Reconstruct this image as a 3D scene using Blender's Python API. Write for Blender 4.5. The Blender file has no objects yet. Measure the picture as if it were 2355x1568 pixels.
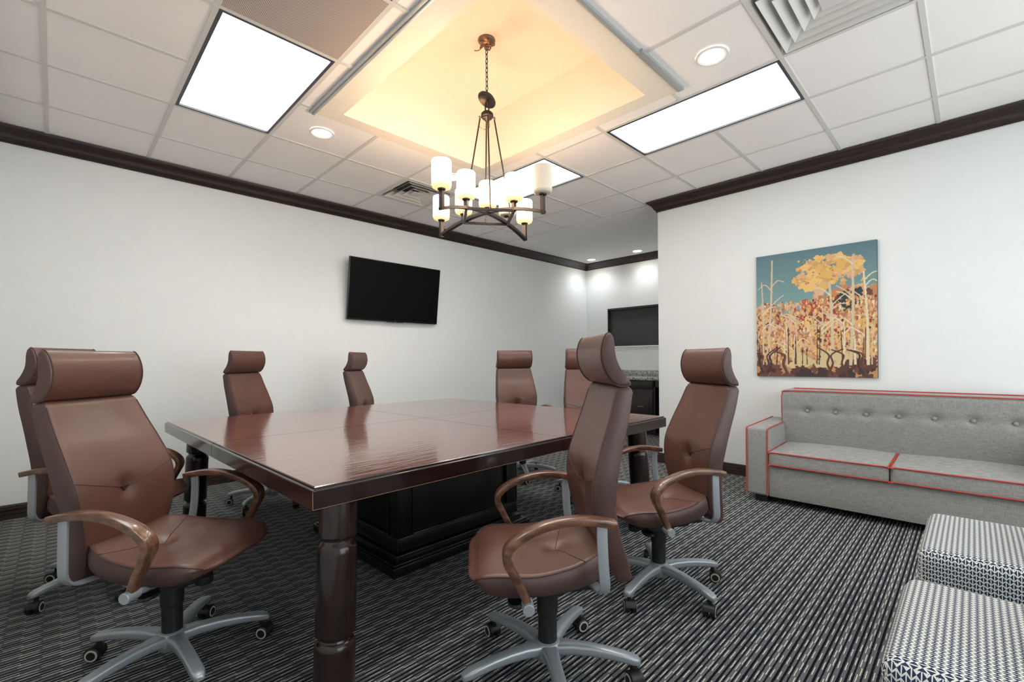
import bpy, bmesh, math, random
from mathutils import Vector, Matrix
PI = math.pi
random.seed(7)
scn = bpy.context.scene
col = scn.collection

# ------------------------------------------------------------------ camera
CX, CY, CH = 5.0659, 0.0557, 1.155
YAW, ROLL, FPX, V0 = 0.7877, -0.0074, 1056.5, 827.9
cam_d = bpy.data.cameras.new('camera')
cam_d.sensor_width = 36.0
cam_d.sensor_fit = 'HORIZONTAL'
cam_d.lens = FPX / 2355 * 36.0
cam_d.shift_y = (V0 - 784.0) / 2355.0
cam_d.clip_start = 0.05
cam = bpy.data.objects.new('camera', cam_d)
col.objects.link(cam)
F_ = Vector((-math.sin(YAW), math.cos(YAW), 0)); R_ = Vector((math.cos(YAW), math.sin(YAW), 0)); U_ = Vector((0, 0, 1))
xr = R_ * math.cos(ROLL) + U_ * math.sin(ROLL)
yr = -R_ * math.sin(ROLL) + U_ * math.cos(ROLL)
m3 = Matrix((xr, yr, -F_)).transposed()
cam.matrix_world = Matrix.Translation((CX, CY, CH)) @ m3.to_4x4()
scn.camera = cam

# ------------------------------------------------------------------ world and exposure
w = bpy.data.worlds.new('world'); scn.world = w; w.use_nodes = True
w.node_tree.nodes['Background'].inputs[0].default_value = (0.92, 0.97, 1, 1)
w.node_tree.nodes['Background'].inputs[1].default_value = 2.4      # bright overcast daylight let in by the added window band behind the camera
scn.view_settings.view_transform = 'Standard'
scn.view_settings.look = 'None'
scn.view_settings.gamma = 1.0
scn.view_settings.use_curve_mapping = False
scn.view_settings.exposure = 0.74
scn.cycles.max_bounces = 10
scn.cycles.diffuse_bounces = 6
scn.cycles.sample_clamp_indirect = 6.0
P_TROFFER = 4.3      # emission of the ceiling light diffusers
P_DOWN = 26.0        # spot watts of the recessed downlights
P_BULB = 0.35         # watts of each chandelier bulb
P_SHADE = 9.5
CEIL = 2.908

# ------------------------------------------------------------------ materials
MATS = {}
def new_mat(name):
    m = bpy.data.materials.new(name); m.use_nodes = True
    MATS[name] = m
    return m, m.node_tree.nodes, m.node_tree.links, m.node_tree.nodes['Principled BSDF']
def N(nt, typ, **kw):
    n = nt.new(typ)
    for k, v in kw.items():
        if k.startswith('i_'): n.inputs[int(k[2:]) if k[2:].isdigit() else k[2:].replace('_', ' ')].default_value = v
        else: setattr(n, k, v)
    return n
def simple(name, c, rough=0.5, metal=0.0, noise=0.0, scale=30.0, bump=0.0, coat=0.0, stretch=(1, 1, 1), spec=0.5, detail=3.0):
    m, nt, lk, b = new_mat(name)
    b.inputs['Base Color'].default_value = (*c, 1)
    b.inputs['Roughness'].default_value = rough
    b.inputs['Metallic'].default_value = metal
    b.inputs['Coat Weight'].default_value = coat
    b.inputs['Coat Roughness'].default_value = 0.08
    b.inputs['Specular IOR Level'].default_value = spec
    if noise or bump:
        tc = N(nt, 'ShaderNodeTexCoord'); mp = N(nt, 'ShaderNodeMapping'); mp.inputs['Scale'].default_value = stretch
        nz = N(nt, 'ShaderNodeTexNoise'); nz.inputs['Scale'].default_value = scale; nz.inputs['Detail'].default_value = detail
        lk.new(tc.outputs['Object'], mp.inputs[0]); lk.new(mp.outputs[0], nz.inputs['Vector'])
        if noise:
            r = N(nt, 'ShaderNodeValToRGB')
            r.color_ramp.elements[0].position = 0.3; r.color_ramp.elements[1].position = 0.7
            r.color_ramp.elements[0].color = (*[max(0, x * (1 - noise)) for x in c], 1)
            r.color_ramp.elements[1].color = (*[min(1, x * (1 + noise)) for x in c], 1)
            lk.new(nz.outputs[0], r.inputs[0]); lk.new(r.outputs[0], b.inputs['Base Color'])
        if bump:
            bp = N(nt, 'ShaderNodeBump'); bp.inputs['Strength'].default_value = bump; bp.inputs['Distance'].default_value = 0.004
            lk.new(nz.outputs[0], bp.inputs['Height']); lk.new(bp.outputs[0], b.inputs['Normal'])
    return m
def emis(name, c, s):
    m, nt, lk, b = new_mat(name)
    b.inputs['Base Color'].default_value = (*c, 1)
    b.inputs['Emission Color'].default_value = (*c, 1)
    b.inputs['Emission Strength'].default_value = s
    return m

M_wall = simple('wall_paint', (0.80, 0.83, 0.825), 0.6, noise=0.01, scale=8, bump=0.06)
M_tile = simple('ceiling_tile', (0.91, 0.885, 0.865), 0.85, noise=0.012, scale=3, bump=0.1)
M_dry = simple('coffer_drywall', (0.79, 0.745, 0.655), 0.7, noise=0.02, scale=60, bump=0.25)
M_tbar = simple('ceiling_grid_metal', (0.66, 0.65, 0.62), 0.5)
M_strip = simple('grey_metal_angle', (0.40, 0.43, 0.44), 0.4, 0.3)
M_crown = simple('dark_walnut_trim', (0.030, 0.018, 0.016), 0.34, noise=0.35, scale=14, stretch=(1, 1, 6), bump=0.1, coat=0.2)
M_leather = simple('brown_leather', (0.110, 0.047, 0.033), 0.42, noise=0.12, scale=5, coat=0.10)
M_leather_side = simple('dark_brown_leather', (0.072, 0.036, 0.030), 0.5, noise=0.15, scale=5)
M_seam = simple('leather_seam', (0.050, 0.018, 0.012), 0.6)
M_alu = simple('satin_aluminium', (0.37, 0.405, 0.435), 0.36, 0.45)
M_alu2 = simple('painted_aluminium', (0.36, 0.39, 0.42), 0.42, 0.45)
M_black = simple('black_plastic', (0.010, 0.010, 0.011), 0.45)
M_black2 = simple('black_mechanism', (0.012, 0.012, 0.013), 0.55)
M_cream = simple('cream_tread', (0.50, 0.50, 0.40), 0.6)
M_armwood = simple('armrest_wood', (0.125, 0.055, 0.031), 0.28, noise=0.6, scale=40, stretch=(4, 0.5, 1.2), coat=0.4)
M_pedestal = simple('black_stained_wood', (0.006, 0.0045, 0.004), 0.28, noise=0.3, scale=10, coat=0.12)
M_legwood = simple('dark_turned_wood', (0.016, 0.007, 0.006), 0.24, noise=0.5, scale=9, stretch=(2, 2, 0.4), coat=0.2)
M_bronze = simple('dark_bronze', (0.060, 0.045, 0.040), 0.36, 0.75)
M_bronze_lt = simple('worn_bronze', (0.22, 0.14, 0.09), 0.34, 0.75)
M_whitevent = simple('white_metal_vent', (0.66, 0.65, 0.62), 0.45)
M_dark = simple('grey_duct', (0.09, 0.09, 0.085), 0.8)
M_frame = simple('dark_light_frame', (0.035, 0.04, 0.05), 0.4)
M_tv = simple('television_screen', (0.004, 0.004, 0.004), 0.4, spec=0.08)
M_tvb = simple('television_bezel', (0.008, 0.008, 0.009), 0.3)
M_red = simple('red_piping', (0.46, 0.045, 0.032), 0.6)
M_canvas_edge = simple('canvas_edge', (0.02, 0.016, 0.014), 0.7)
M_sill = simple('white_gloss_sill', (0.75, 0.77, 0.78), 0.35)
M_cab = simple('espresso_cabinet', (0.018, 0.012, 0.011), 0.32, noise=0.2, scale=12)
M_nickel = simple('brushed_nickel', (0.45, 0.44, 0.42), 0.35, 0.8)
M_diffuser = emis('prismatic_diffuser', (1.0, 0.985, 0.975), P_TROFFER)
M_lens = emis('downlight_lens', (1.0, 0.97, 0.93), 14.0)
M_trimring = simple('downlight_trim', (0.8, 0.78, 0.74), 0.4)
M_shade_on = emis('lit_frosted_glass', (1.0, 0.83, 0.61), P_SHADE)
M_shade_low = emis('amber_glass_base', (1.0, 0.66, 0.32), 0.62)  # bulb glow fading to amber at the shade base, put into the emission
M_shade_off = emis('cream_frosted_glass', (0.60, 0.54, 0.44), 0.04)  # unlit shades, with a faint glow put into the material

def mat_diffuser():
    m = M_diffuser; nt = m.node_tree.nodes; lk = m.node_tree.links; b = nt['Principled BSDF']
    tc = N(nt, 'ShaderNodeTexCoord'); br = N(nt, 'ShaderNodeTexBrick')
    br.offset = 0.0
    br.inputs['Color1'].default_value = (1, 0.985, 0.975, 1); br.inputs['Color2'].default_value = (0.96, 0.965, 0.975, 1)
    br.inputs['Mortar'].default_value = (0.45, 0.47, 0.5, 1); br.inputs['Scale'].default_value = 1.0
    br.inputs['Mortar Size'].default_value = 0.0012; br.inputs['Brick Width'].default_value = 0.195; br.inputs['Row Height'].default_value = 0.19
    lk.new(tc.outputs['Object'], br.inputs['Vector']); lk.new(br.outputs[0], b.inputs['Emission Color'])
mat_diffuser()

def mat_carpet():
    m, nt, lk, b = new_mat('striped_carpet')
    tc = N(nt, 'ShaderNodeTexCoord'); nz = N(nt, 'ShaderNodeTexNoise'); nz.inputs['Scale'].default_value = 60; nz.inputs['Detail'].default_value = 3
    lk.new(tc.outputs['Object'], nz.inputs['Vector'])
    sub = N(nt, 'ShaderNodeVectorMath', operation='SUBTRACT'); sub.inputs[1].default_value = (0.5, 0.5, 0.5)
    lk.new(nz.outputs['Color'], sub.inputs[0])
    sc = N(nt, 'ShaderNodeVectorMath', operation='SCALE'); sc.inputs['Scale'].default_value = 0.004; lk.new(sub.outputs[0], sc.inputs[0])
    ad = N(nt, 'ShaderNodeVectorMath', operation='ADD'); lk.new(tc.outputs['Object'], ad.inputs[0]); lk.new(sc.outputs[0], ad.inputs[1])
    sp = N(nt, 'ShaderNodeSeparateXYZ'); lk.new(ad.outputs[0], sp.inputs[0])
    def mth(op, a, bb=None, c=None):
        n = N(nt, 'ShaderNodeMath', operation=op)
        for i, v in enumerate((a, bb, c)):
            if v is None: continue
            if isinstance(v, (int, float)): n.inputs[i].default_value = v
            else: lk.new(v, n.inputs[i])
        return n.outputs[0]
    px = mth('FRACT', mth('ADD', mth('MULTIPLY', sp.outputs[0], 1 / 0.0815), 0.20))
    def band(c, hw):
        return mth('LESS_THAN', mth('ABSOLUTE', mth('SUBTRACT', px, c)), hw)
    dark = mth('ADD', mth('ADD', band(0.06, 0.052), band(0.315, 0.050)), mth('ADD', band(0.512, 0.036), band(0.80, 0.036)))
    yy = mth('MULTIPLY', sp.outputs[1], 1 / 0.114)
    def dash(c, ph):
        on = mth('LESS_THAN', mth('FRACT', mth('ADD', yy, ph)), 0.50)
        return mth('MULTIPLY', band(c, 0.0165), on)
    ds = mth('ADD', mth('ADD', dash(0.17, 0.40), dash(0.430, 0.88)), mth('ADD', mth('ADD', dash(0.625, 0.86), dash(0.71, 0.42)), dash(0.90, 0.45)))
    nz2 = N(nt, 'ShaderNodeTexNoise'); nz2.inputs['Scale'].default_value = 420; nz2.inputs['Detail'].default_value = 2
    lk.new(tc.outputs['Object'], nz2.inputs['Vector'])
    rg = N(nt, 'ShaderNodeValToRGB'); e = rg.color_ramp.elements
    e[0].position = 0.3; e[1].position = 0.7; e[0].color = (0.072, 0.076, 0.080, 1); e[1].color = (0.185, 0.192, 0.198, 1)
    lk.new(nz2.outputs[0], rg.inputs[0])
    mx = N(nt, 'ShaderNodeMix', data_type='RGBA'); lk.new(dark, mx.inputs[0]); lk.new(rg.outputs[0], mx.inputs[6]); mx.inputs[7].default_value = (0.006, 0.008, 0.014, 1)
    mx2 = N(nt, 'ShaderNodeMix', data_type='RGBA'); lk.new(ds, mx2.inputs[0]); lk.new(mx.outputs[2], mx2.inputs[6]); mx2.inputs[7].default_value = (0.66, 0.65, 0.57, 1)
    lk.new(mx2.outputs[2], b.inputs['Base Color']); b.inputs['Roughness'].default_value = 0.95; b.inputs['Specular IOR Level'].default_value = 0.1
    bp = N(nt, 'ShaderNodeBump'); bp.inputs['Strength'].default_value = 0.5; bp.inputs['Distance'].default_value = 0.004
    lk.new(nz2.outputs[0], bp.inputs['Height']); lk.new(bp.outputs[0], b.inputs['Normal'])
    return m
M_carpet = mat_carpet()

def mat_tabletop():
    m, nt, lk, b = new_mat('polished_mahogany')
    tc = N(nt, 'ShaderNodeTexCoord'); mp = N(nt, 'ShaderNodeMapping'); mp.inputs['Scale'].default_value = (14, 1.1, 14)
    lk.new(tc.outputs['Object'], mp.inputs[0])
    nz = N(nt, 'ShaderNodeTexNoise'); nz.inputs['Scale'].default_value = 4; nz.inputs['Detail'].default_value = 6
    lk.new(mp.outputs[0], nz.inputs['Vector'])
    r = N(nt, 'ShaderNodeValToRGB'); e = r.color_ramp.elements
    e[0].position = 0.3; e[1].position = 0.72; e[0].color = (0.095, 0.020, 0.011, 1); e[1].color = (0.185, 0.048, 0.026, 1)
    lk.new(nz.outputs[0], r.inputs[0]); lk.new(r.outputs[0], b.inputs['Base Color'])
    mp2 = N(nt, 'ShaderNodeMapping'); mp2.inputs['Scale'].default_value = (60, 5, 10); lk.new(tc.outputs['Object'], mp2.inputs[0])
    nz2 = N(nt, 'ShaderNodeTexNoise'); nz2.inputs['Scale'].default_value = 1.0; nz2.inputs['Detail'].default_value = 2
    lk.new(mp2.outputs[0], nz2.inputs['Vector'])
    bp = N(nt, 'ShaderNodeBump'); bp.inputs['Strength'].default_value = 0.34; bp.inputs['Distance'].default_value = 0.0022
    lk.new(nz2.outputs[0], bp.inputs['Height']); lk.new(bp.outputs[0], b.inputs['Normal'])
    b.inputs['Roughness'].default_value = 0.2; b.inputs['Specular IOR Level'].default_value = 0.8
    b.inputs['Coat Weight'].default_value = 0.8; b.inputs['Coat Roughness'].default_value = 0.05; b.inputs['Coat IOR'].default_value = 1.5
    lk.new(bp.outputs[0], b.inputs['Coat Normal'])
    return m
M_top = mat_tabletop()
M_topedge = simple('mahogany_edge', (0.014, 0.005, 0.0045), 0.22, noise=0.4, scale=6, stretch=(1, 1, 3), coat=0.4)

M_wear = simple('worn_bare_wood', (0.35, 0.20, 0.12), 0.6)
def mat_linen():
    m, nt, lk, b = new_mat('grey_linen')
    tc = N(nt, 'ShaderNodeTexCoord')
    outs = []
    for s in ((25, 25, 420), (420, 420, 25)):
        mp = N(nt, 'ShaderNodeMapping'); mp.inputs['Scale'].default_value = s; lk.new(tc.outputs['Object'], mp.inputs[0])
        nz = N(nt, 'ShaderNodeTexNoise'); nz.inputs['Scale'].default_value = 1; nz.inputs['Detail'].default_value = 2; lk.new(mp.outputs[0], nz.inputs['Vector']); outs.append(nz.outputs[0])
    a = N(nt, 'ShaderNodeMath', operation='ADD'); lk.new(outs[0], a.inputs[0]); lk.new(outs[1], a.inputs[1])
    h = N(nt, 'ShaderNodeMath', operation='MULTIPLY'); lk.new(a.outputs[0], h.inputs[0]); h.inputs[1].default_value = 0.5
    r = N(nt, 'ShaderNodeValToRGB'); e = r.color_ramp.elements; e[0].position = 0.34; e[1].position = 0.66
    e[0].color = (0.185, 0.183, 0.172, 1); e[1].color = (0.345, 0.345, 0.33, 1)
    lk.new(h.outputs[0], r.inputs[0]); lk.new(r.outputs[0], b.inputs['Base Color']); b.inputs['Roughness'].default_value = 0.9
    b.inputs['Sheen Weight'].default_value = 0.2
    bp = N(nt, 'ShaderNodeBump'); bp.inputs['Strength'].default_value = 0.3; bp.inputs['Distance'].default_value = 0.002
    lk.new(h.outputs[0], bp.inputs['Height']); lk.new(bp.outputs[0], b.inputs['Normal'])
    return m
M_linen = mat_linen()

def mat_zigzag():
    m, nt, lk, b = new_mat('navy_zigzag_fabric')
    tc = N(nt, 'ShaderNodeTexCoord'); sp = N(nt, 'ShaderNodeSeparateXYZ'); lk.new(tc.outputs['Object'], sp.inputs[0])
    ge = N(nt, 'ShaderNodeNewGeometry'); sn = N(nt, 'ShaderNodeSeparateXYZ'); lk.new(ge.outputs['Normal'], sn.inputs[0])
    def mth(op, a, bb=None, c=None):
        n = N(nt, 'ShaderNodeMath', operation=op)
        for i, v in enumerate((a, bb, c)):
            if v is None: continue
            if isinstance(v, (int, float)): n.inputs[i].default_value = v
            else: lk.new(v, n.inputs[i])
        return n.outputs[0]
    def mixf(f, a, bb):
        n = N(nt, 'ShaderNodeMix', data_type='FLOAT'); lk.new(f, n.inputs[0]); lk.new(a, n.inputs[2]); lk.new(bb, n.inputs[3]); return n.outputs[0]
    isx = mth('GREATER_THAN', mth('ABSOLUTE', sn.outputs[0]), 0.71)
    isz = mth('GREATER_THAN', mth('ABSOLUTE', sn.outputs[2]), 0.71)
    u = mixf(mth('MAXIMUM', isx, isz), sp.outputs[0], sp.outputs[1])
    v = mixf(isz, sp.outputs[2], sp.outputs[0])
    fu = mth('FRACT', mth('MULTIPLY', u, 1 / 0.0175))
    tri = mth('MULTIPLY', mth('ABSOLUTE', mth('SUBTRACT', fu, 0.5)), 2)
    T_ = mth('SUBTRACT', mth('MULTIPLY', tri, 2), 1)
    V_ = mth('MULTIPLY', v, 1 / 0.0148)
    def ldist(off, sg):
        q = mth('FRACT', mth('ADD', mth('MULTIPLY', mth('SUBTRACT', mth('SUBTRACT', V_, off), mth('MULTIPLY', T_, 0.33 * sg)), 0.5), 0.5))
        return mth('MULTIPLY', mth('ABSOLUTE', mth('SUBTRACT', q, 0.5)), 2)
    zz = mth('LESS_THAN', mth('MINIMUM', ldist(0, 1), ldist(1, -1)), 0.16)
    pos = mth('MULTIPLY', mth('FRACT', mth('MULTIPLY', mth('SUBTRACT', V_, mth('MULTIPLY', T_, 0.33)), 0.5)), 2)
    isE = mth('LESS_THAN', pos, mth('SUBTRACT', 1, mth('MULTIPLY', T_, 0.66)))
    dc = mth('ABSOLUTE', mth('SUBTRACT', fu, 0.5))
    b1 = mth('LESS_THAN', dc, 0.07); b2 = mth('GREATER_THAN', dc, 0.43)
    f = mth('MAXIMUM', zz, mixf(isE, b2, b1))
    mx = N(nt, 'ShaderNodeMix', data_type='RGBA'); lk.new(f, mx.inputs[0]); mx.inputs[6].default_value = (0.010, 0.024, 0.066, 1); mx.inputs[7].default_value = (0.68, 0.70, 0.66, 1)
    lk.new(mx.outputs[2], b.inputs['Base Color']); b.inputs['Roughness'].default_value = 0.85
    return m
M_zig = mat_zigzag()

def mat_granite():
    m, nt, lk, b = new_mat('speckled_granite')
    tc = N(nt, 'ShaderNodeTexCoord'); nz = N(nt, 'ShaderNodeTexNoise'); nz.inputs['Scale'].default_value = 75; nz.inputs['Detail'].default_value = 3
    lk.new(tc.outputs['Object'], nz.inputs['Vector'])
    r = N(nt, 'ShaderNodeValToRGB'); e = r.color_ramp.elements
    e[0].position = 0.38; e[1].position = 0.60; e[0].color = (0.05, 0.05, 0.045, 1); e[1].color = (0.62, 0.63, 0.60, 1)
    x = r.color_ramp.elements.new(0.47); x.color = (0.30, 0.30, 0.27, 1)
    lk.new(nz.outputs[0], r.inputs[0]); lk.new(r.outputs[0], b.inputs['Base Color']); b.inputs['Roughness'].default_value = 0.2
    return m
M_granite = mat_granite()

def mat_mesh():
    m, nt, lk, b = new_mat('perforated_metal')
    tc = N(nt, 'ShaderNodeTexCoord'); vo = N(nt, 'ShaderNodeTexVoronoi'); vo.inputs['Scale'].default_value = 150; vo.inputs['Randomness'].default_value = 0.0
    lk.new(tc.outputs['Object'], vo.inputs['Vector'])
    r = N(nt, 'ShaderNodeValToRGB'); e = r.color_ramp.elements
    e[0].position = 0.36; e[1].position = 0.42; e[0].color = (0.06, 0.045, 0.04, 1); e[1].color = (0.62, 0.54, 0.48, 1)
    lk.new(vo.outputs['Distance'], r.inputs[0]); lk.new(r.outputs[0], b.inputs['Base Color']); b.inputs['Roughness'].default_value = 0.5
    return m
M_mesh = mat_mesh()

# ------------------------------------------------------------------ mesh helpers
class MB:
    def __init__(s): s.bm = bmesh.new()
    def _merge(s, t, mi=0, M=None, smooth=True):
        if M is not None: bmesh.ops.transform(t, matrix=M, verts=t.verts)
        for f in t.faces: f.material_index = mi; f.smooth = smooth
        me = bpy.data.meshes.new('t'); t.to_mesh(me); t.free(); s.bm.from_mesh(me); bpy.data.meshes.remove(me)
        return s
    def box(s, x0, x1, y0, y1, z0, z1, r=0.0, seg=2, mi=0, M=None):
        t = bmesh.new(); bmesh.ops.create_cube(t, size=1)
        for v in t.verts: v.co = Vector(((x0 + x1) / 2 + v.co.x * (x1 - x0), (y0 + y1) / 2 + v.co.y * (y1 - y0), (z0 + z1) / 2 + v.co.z * (z1 - z0)))
        if r > 0: bmesh.ops.bevel(t, geom=t.edges[:], offset=r, segments=seg, profile=0.5, affect='EDGES', clamp_overlap=True)
        return s._merge(t, mi, M)
    def loft(s, rings, mi=0, M=None, cap=True, closed=True):
        t = bmesh.new(); R = [[t.verts.new(p) for p in ring] for ring in rings]
        n = len(rings[0])
        for a, b in zip(R[:-1], R[1:]):
            for i in range(n if closed else n - 1):
                j = (i + 1) % n
                try: t.faces.new((a[i], a[j], b[j], b[i]))
                except ValueError: pass
        if cap:
            t.faces.new(list(reversed(R[0]))); t.faces.new(R[-1])
        bmesh.ops.recalc_face_normals(t, faces=t.faces)
        return s._merge(t, mi, M)
    def lathe(s, prof, n=32, mi=0, M=None, cap=True):
        rings = [[(r * math.cos(2 * PI * i / n), r * math.sin(2 * PI * i / n), z) for i in range(n)] for r, z in prof]
        return s.loft(rings, mi, M, cap)
    def sweep(s, pts, sec, mi=0, M=None, up=(0, 0, 1), cap=True, scales=None):
        pts = [Vector(p) for p in pts]; up = Vector(up); rings = []
        for i, p in enumerate(pts):
            t = (pts[min(i + 1, len(pts) - 1)] - pts[max(i - 1, 0)]).normalized()
            a = t.cross(up)
            if a.length < 1e-4: a = t.cross(Vector((1, 0, 0)))
            a.normalize(); b = a.cross(t).normalized()
            k = scales[i] if scales else (1, 1)
            rings.append([p + a * (q[0] * k[0]) + b * (q[1] * k[1]) for q in sec])
        return s.loft(rings, mi, M, cap)
    def tube(s, pts, r, n=8, mi=0, M=None, scales=None):
        pts = [Vector(p) for p in pts]
        t = (pts[-1] - pts[0]); up = (0, 0, 1)
        sec = [(r * math.cos(2 * PI * i / n), r * math.sin(2 * PI * i / n)) for i in range(n)]
        # parallel transport
        rings = []; prev = None
        for i, p in enumerate(pts):
            tg = (pts[min(i + 1, len(pts) - 1)] - pts[max(i - 1, 0)]).normalized()
            if prev is None:
                a = tg.orthogonal().normalized()
            else:
                a = prev - tg * prev.dot(tg); a.normalize()
            b = tg.cross(a); prev = a
            k = scales[i] if scales else 1
            rings.append([p + a * q[0] * k + b * q[1] * k for q in sec])
        return s.loft(rings, mi, M)
    def torus(s, c, R, r, axis='z', n=20, m=8, mi=0, M=None, sy=1.0):
        pts = []
        rings = []
        for i in range(n):
            a = 2 * PI * i / n; ring = []
            for j in range(m):
                b = 2 * PI * j / m; rr = R + r * math.cos(b)
                x, y, z = rr * math.cos(a), rr * math.sin(a) * sy, r * math.sin(b)
                if axis == 'x': x, y, z = z, x, y
                if axis == 'y': x, y, z = x, z, y
                ring.append((c[0] + x, c[1] + y, c[2] + z))
            rings.append(ring)
        rings.append(rings[0])
        s.loft(rings, mi, M, cap=False); return s
    def build(s, name, mats, parent=None, loc=None, sharp=35.0, kind=None):
        bmesh.ops.remove_doubles(s.bm, verts=s.bm.verts, dist=1e-6)
        me = bpy.data.meshes.new(name); s.bm.to_mesh(me); s.bm.free()
        if not isinstance(mats, (list, tuple)): mats = [mats]
        for m in mats: me.materials.append(m)
        me.set_sharp_from_angle(angle=math.radians(sharp))
        o = bpy.data.objects.new(name, me); col.objects.link(o)
        if parent is not None: o.parent = parent
        if loc is not None: o.location = loc
        if kind: o['kind'] = kind
        return o
def thing(name, label, cat, loc=(0, 0, 0), rz=0.0, group=None):
    o = bpy.data.objects.new(name, None); o.empty_display_size = 0.1; col.objects.link(o)
    o.location = loc; o.rotation_euler = (0, 0, rz); o['label'] = label; o['category'] = cat
    if group: o['group'] = group
    return o
def tag(o, label, cat, group=None):
    o['label'] = label; o['category'] = cat
    if group: o['group'] = group
    return o
def copy_tree(o, parent=None):
    c = o.copy(); col.objects.link(c); c.parent = parent
    for ch in [x for x in bpy.data.objects if x.parent == o]: copy_tree(ch, c)
    return c
def rrect(w, h, r, n=4):
    pts = []
    for cx_, cy_, a0 in ((w - r, h - r, 0), (-w + r, h - r, 90), (-w + r, -h + r, 180), (w - r, -h + r, 270)):
        for i in range(n + 1):
            a = math.radians(a0 + 90 * i / n); pts.append((cx_ + r * math.cos(a), cy_ + r * math.sin(a)))
    return pts
def interp(tab, x):
    n = len(tab)
    if x <= tab[0][0]: return tab[0][1]
    if x >= tab[-1][0]: return tab[-1][1]
    for i in range(n - 1):
        (a, va), (b, vb) = tab[i], tab[i + 1]
        if x <= b:
            h = b - a; t = (x - a) / h
            ma = (vb - tab[i - 1][1]) / (b - tab[i - 1][0]) if i > 0 else (vb - va) / h
            mb = (tab[i + 2][1] - va) / (tab[i + 2][0] - a) if i < n - 2 else (vb - va) / h
            return (2 * t ** 3 - 3 * t * t + 1) * va + (t ** 3 - 2 * t * t + t) * h * ma + (-2 * t ** 3 + 3 * t * t) * vb + (t ** 3 - t * t) * h * mb
def catmull(P, k=6):
    P = [Vector(p) for p in P]; out = []
    for i in range(len(P) - 1):
        p0 = P[max(i - 1, 0)]; p1 = P[i]; p2 = P[i + 1]; p3 = P[min(i + 2, len(P) - 1)]
        for j in range(k):
            t = j / k
            out.append(0.5 * ((2 * p1) + (-p0 + p2) * t + (2 * p0 - 5 * p1 + 4 * p2 - p3) * t * t + (-p0 + 3 * p1 - 3 * p2 + p3) * t ** 3))
    out.append(P[-1]); return out
def lamp(name, typ, loc, energy, color, parent=None, **kw):
    d = bpy.data.lights.new(name, typ); d.energy = energy; d.color = color
    for k, v in kw.items(): setattr(d, k, v)
    o = bpy.data.objects.new(name, d); col.objects.link(o); o.location = loc
    if parent: o.parent = parent
    return o

# ------------------------------------------------------------------ room shell
XR, YF, YP, YB, XC = 6.4, -0.31, 4.856, 7.06, 2.575   # right wall, front wall, painting wall, back wall, outer corner
XA = 3.7
T = 0.6096; GX0, GY0 = 0.015, 0.022
b = MB(); b.box(-0.1, XR + 0.1, YF - 0.1, YB + 0.1, -0.08, 0.0); b.build('floor', M_carpet, kind='structure')
b = MB(); b.box(-0.12, 0, YF - 0.12, YB + 0.12, 0, 3.0); b.build('wall_left', M_wall, kind='structure')
b = MB(); b.box(0, XR, YF - 0.12, YF, 0, 3.0); b.build('wall_front', M_wall, kind='structure')
RWY0, RWY1, RWZ0, RWZ1 = 0.25, 4.35, 0.45, 2.55      # unseen window band added for daylight in the right wall, behind the camera
b = MB(); b.box(XR, XR + 0.12, YF - 0.12, RWY0, 0, 3.0); b.box(XR, XR + 0.12, RWY1, YP, 0, 3.0)
b.box(XR, XR + 0.12, RWY0, RWY1, 0, RWZ0); b.box(XR, XR + 0.12, RWY0, RWY1, RWZ1, 3.0); b.build('wall_right', M_wall, kind='structure')
b = MB(); b.box(XC, XR + 0.12, YP, YP + 0.14, 0, 3.0, r=0.004, seg=2); b.build('wall_picture', M_wall, kind='structure')
b = MB(); b.box(XA, XA + 0.12, YP + 0.14, YB, 0, 3.0); b.build('wall_alcove', M_wall, kind='structure')
# back wall with the recessed opening
WX0, WX1, WZ0, WZ1 = 0.456, 2.25, 1.385, 2.055
b = MB()
b.box(0, WX0, YB, YB + 0.12, 0, 3.0); b.box(WX1, XA + 0.12, YB, YB + 0.12, 0, 3.0)
b.box(WX0, WX1, YB, YB + 0.12, 0, WZ0); b.box(WX0, WX1, YB, YB + 0.12, WZ1, 3.0)
b.build('wall_back', M_wall, kind='structure')

# unseen windows behind the camera, added to brighten ceiling and walls
def mat_pane():
    m = bpy.data.materials.new('clear_window_glass'); m.use_nodes = True; nt = m.node_tree.nodes; lk = m.node_tree.links
    nt.remove(nt['Principled BSDF']); tr = N(nt, 'ShaderNodeBsdfTransparent'); gl = N(nt, 'ShaderNodeBsdfGlossy'); gl.inputs['Roughness'].default_value = 0.02
    mx = N(nt, 'ShaderNodeMixShader'); mx.inputs[0].default_value = 0.06; lk.new(tr.outputs[0], mx.inputs[1]); lk.new(gl.outputs[0], mx.inputs[2]); lk.new(mx.outputs[0], nt['Material Output'].inputs[0])
    return m
M_pane = mat_pane()
t_ = bpy.data.objects.new('window_2', None); col.objects.link(t_); t_['kind'] = 'structure'
m = MB(); f = 0.05
m.box(XR + 0.03, XR + 0.09, RWY0, RWY1, RWZ0, RWZ0 + f); m.box(XR + 0.03, XR + 0.09, RWY0, RWY1, RWZ1 - f, RWZ1)
for k in range(5):
    y = RWY0 + (RWY1 - RWY0 - f) * k / 4; m.box(XR + 0.03, XR + 0.09, y, y + f, RWZ0 + f, RWZ1 - f)
m.build('window_frame', M_sill, t_)
m = MB(); m.box(XR + 0.055, XR + 0.061, RWY0, RWY1, RWZ0, RWZ1); m.build('pane', M_pane, t_)
pl = lamp('daylight_portal', 'AREA', (XR + 0.11, (RWY0 + RWY1) / 2, (RWZ0 + RWZ1) / 2), 1.0, (1, 1, 1), t_, shape='RECTANGLE', size=RWZ1 - RWZ0, size_y=RWY1 - RWY0)
pl.rotation_euler = (0, math.radians(90), 0); pl.data.cycles.is_portal = True

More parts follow.
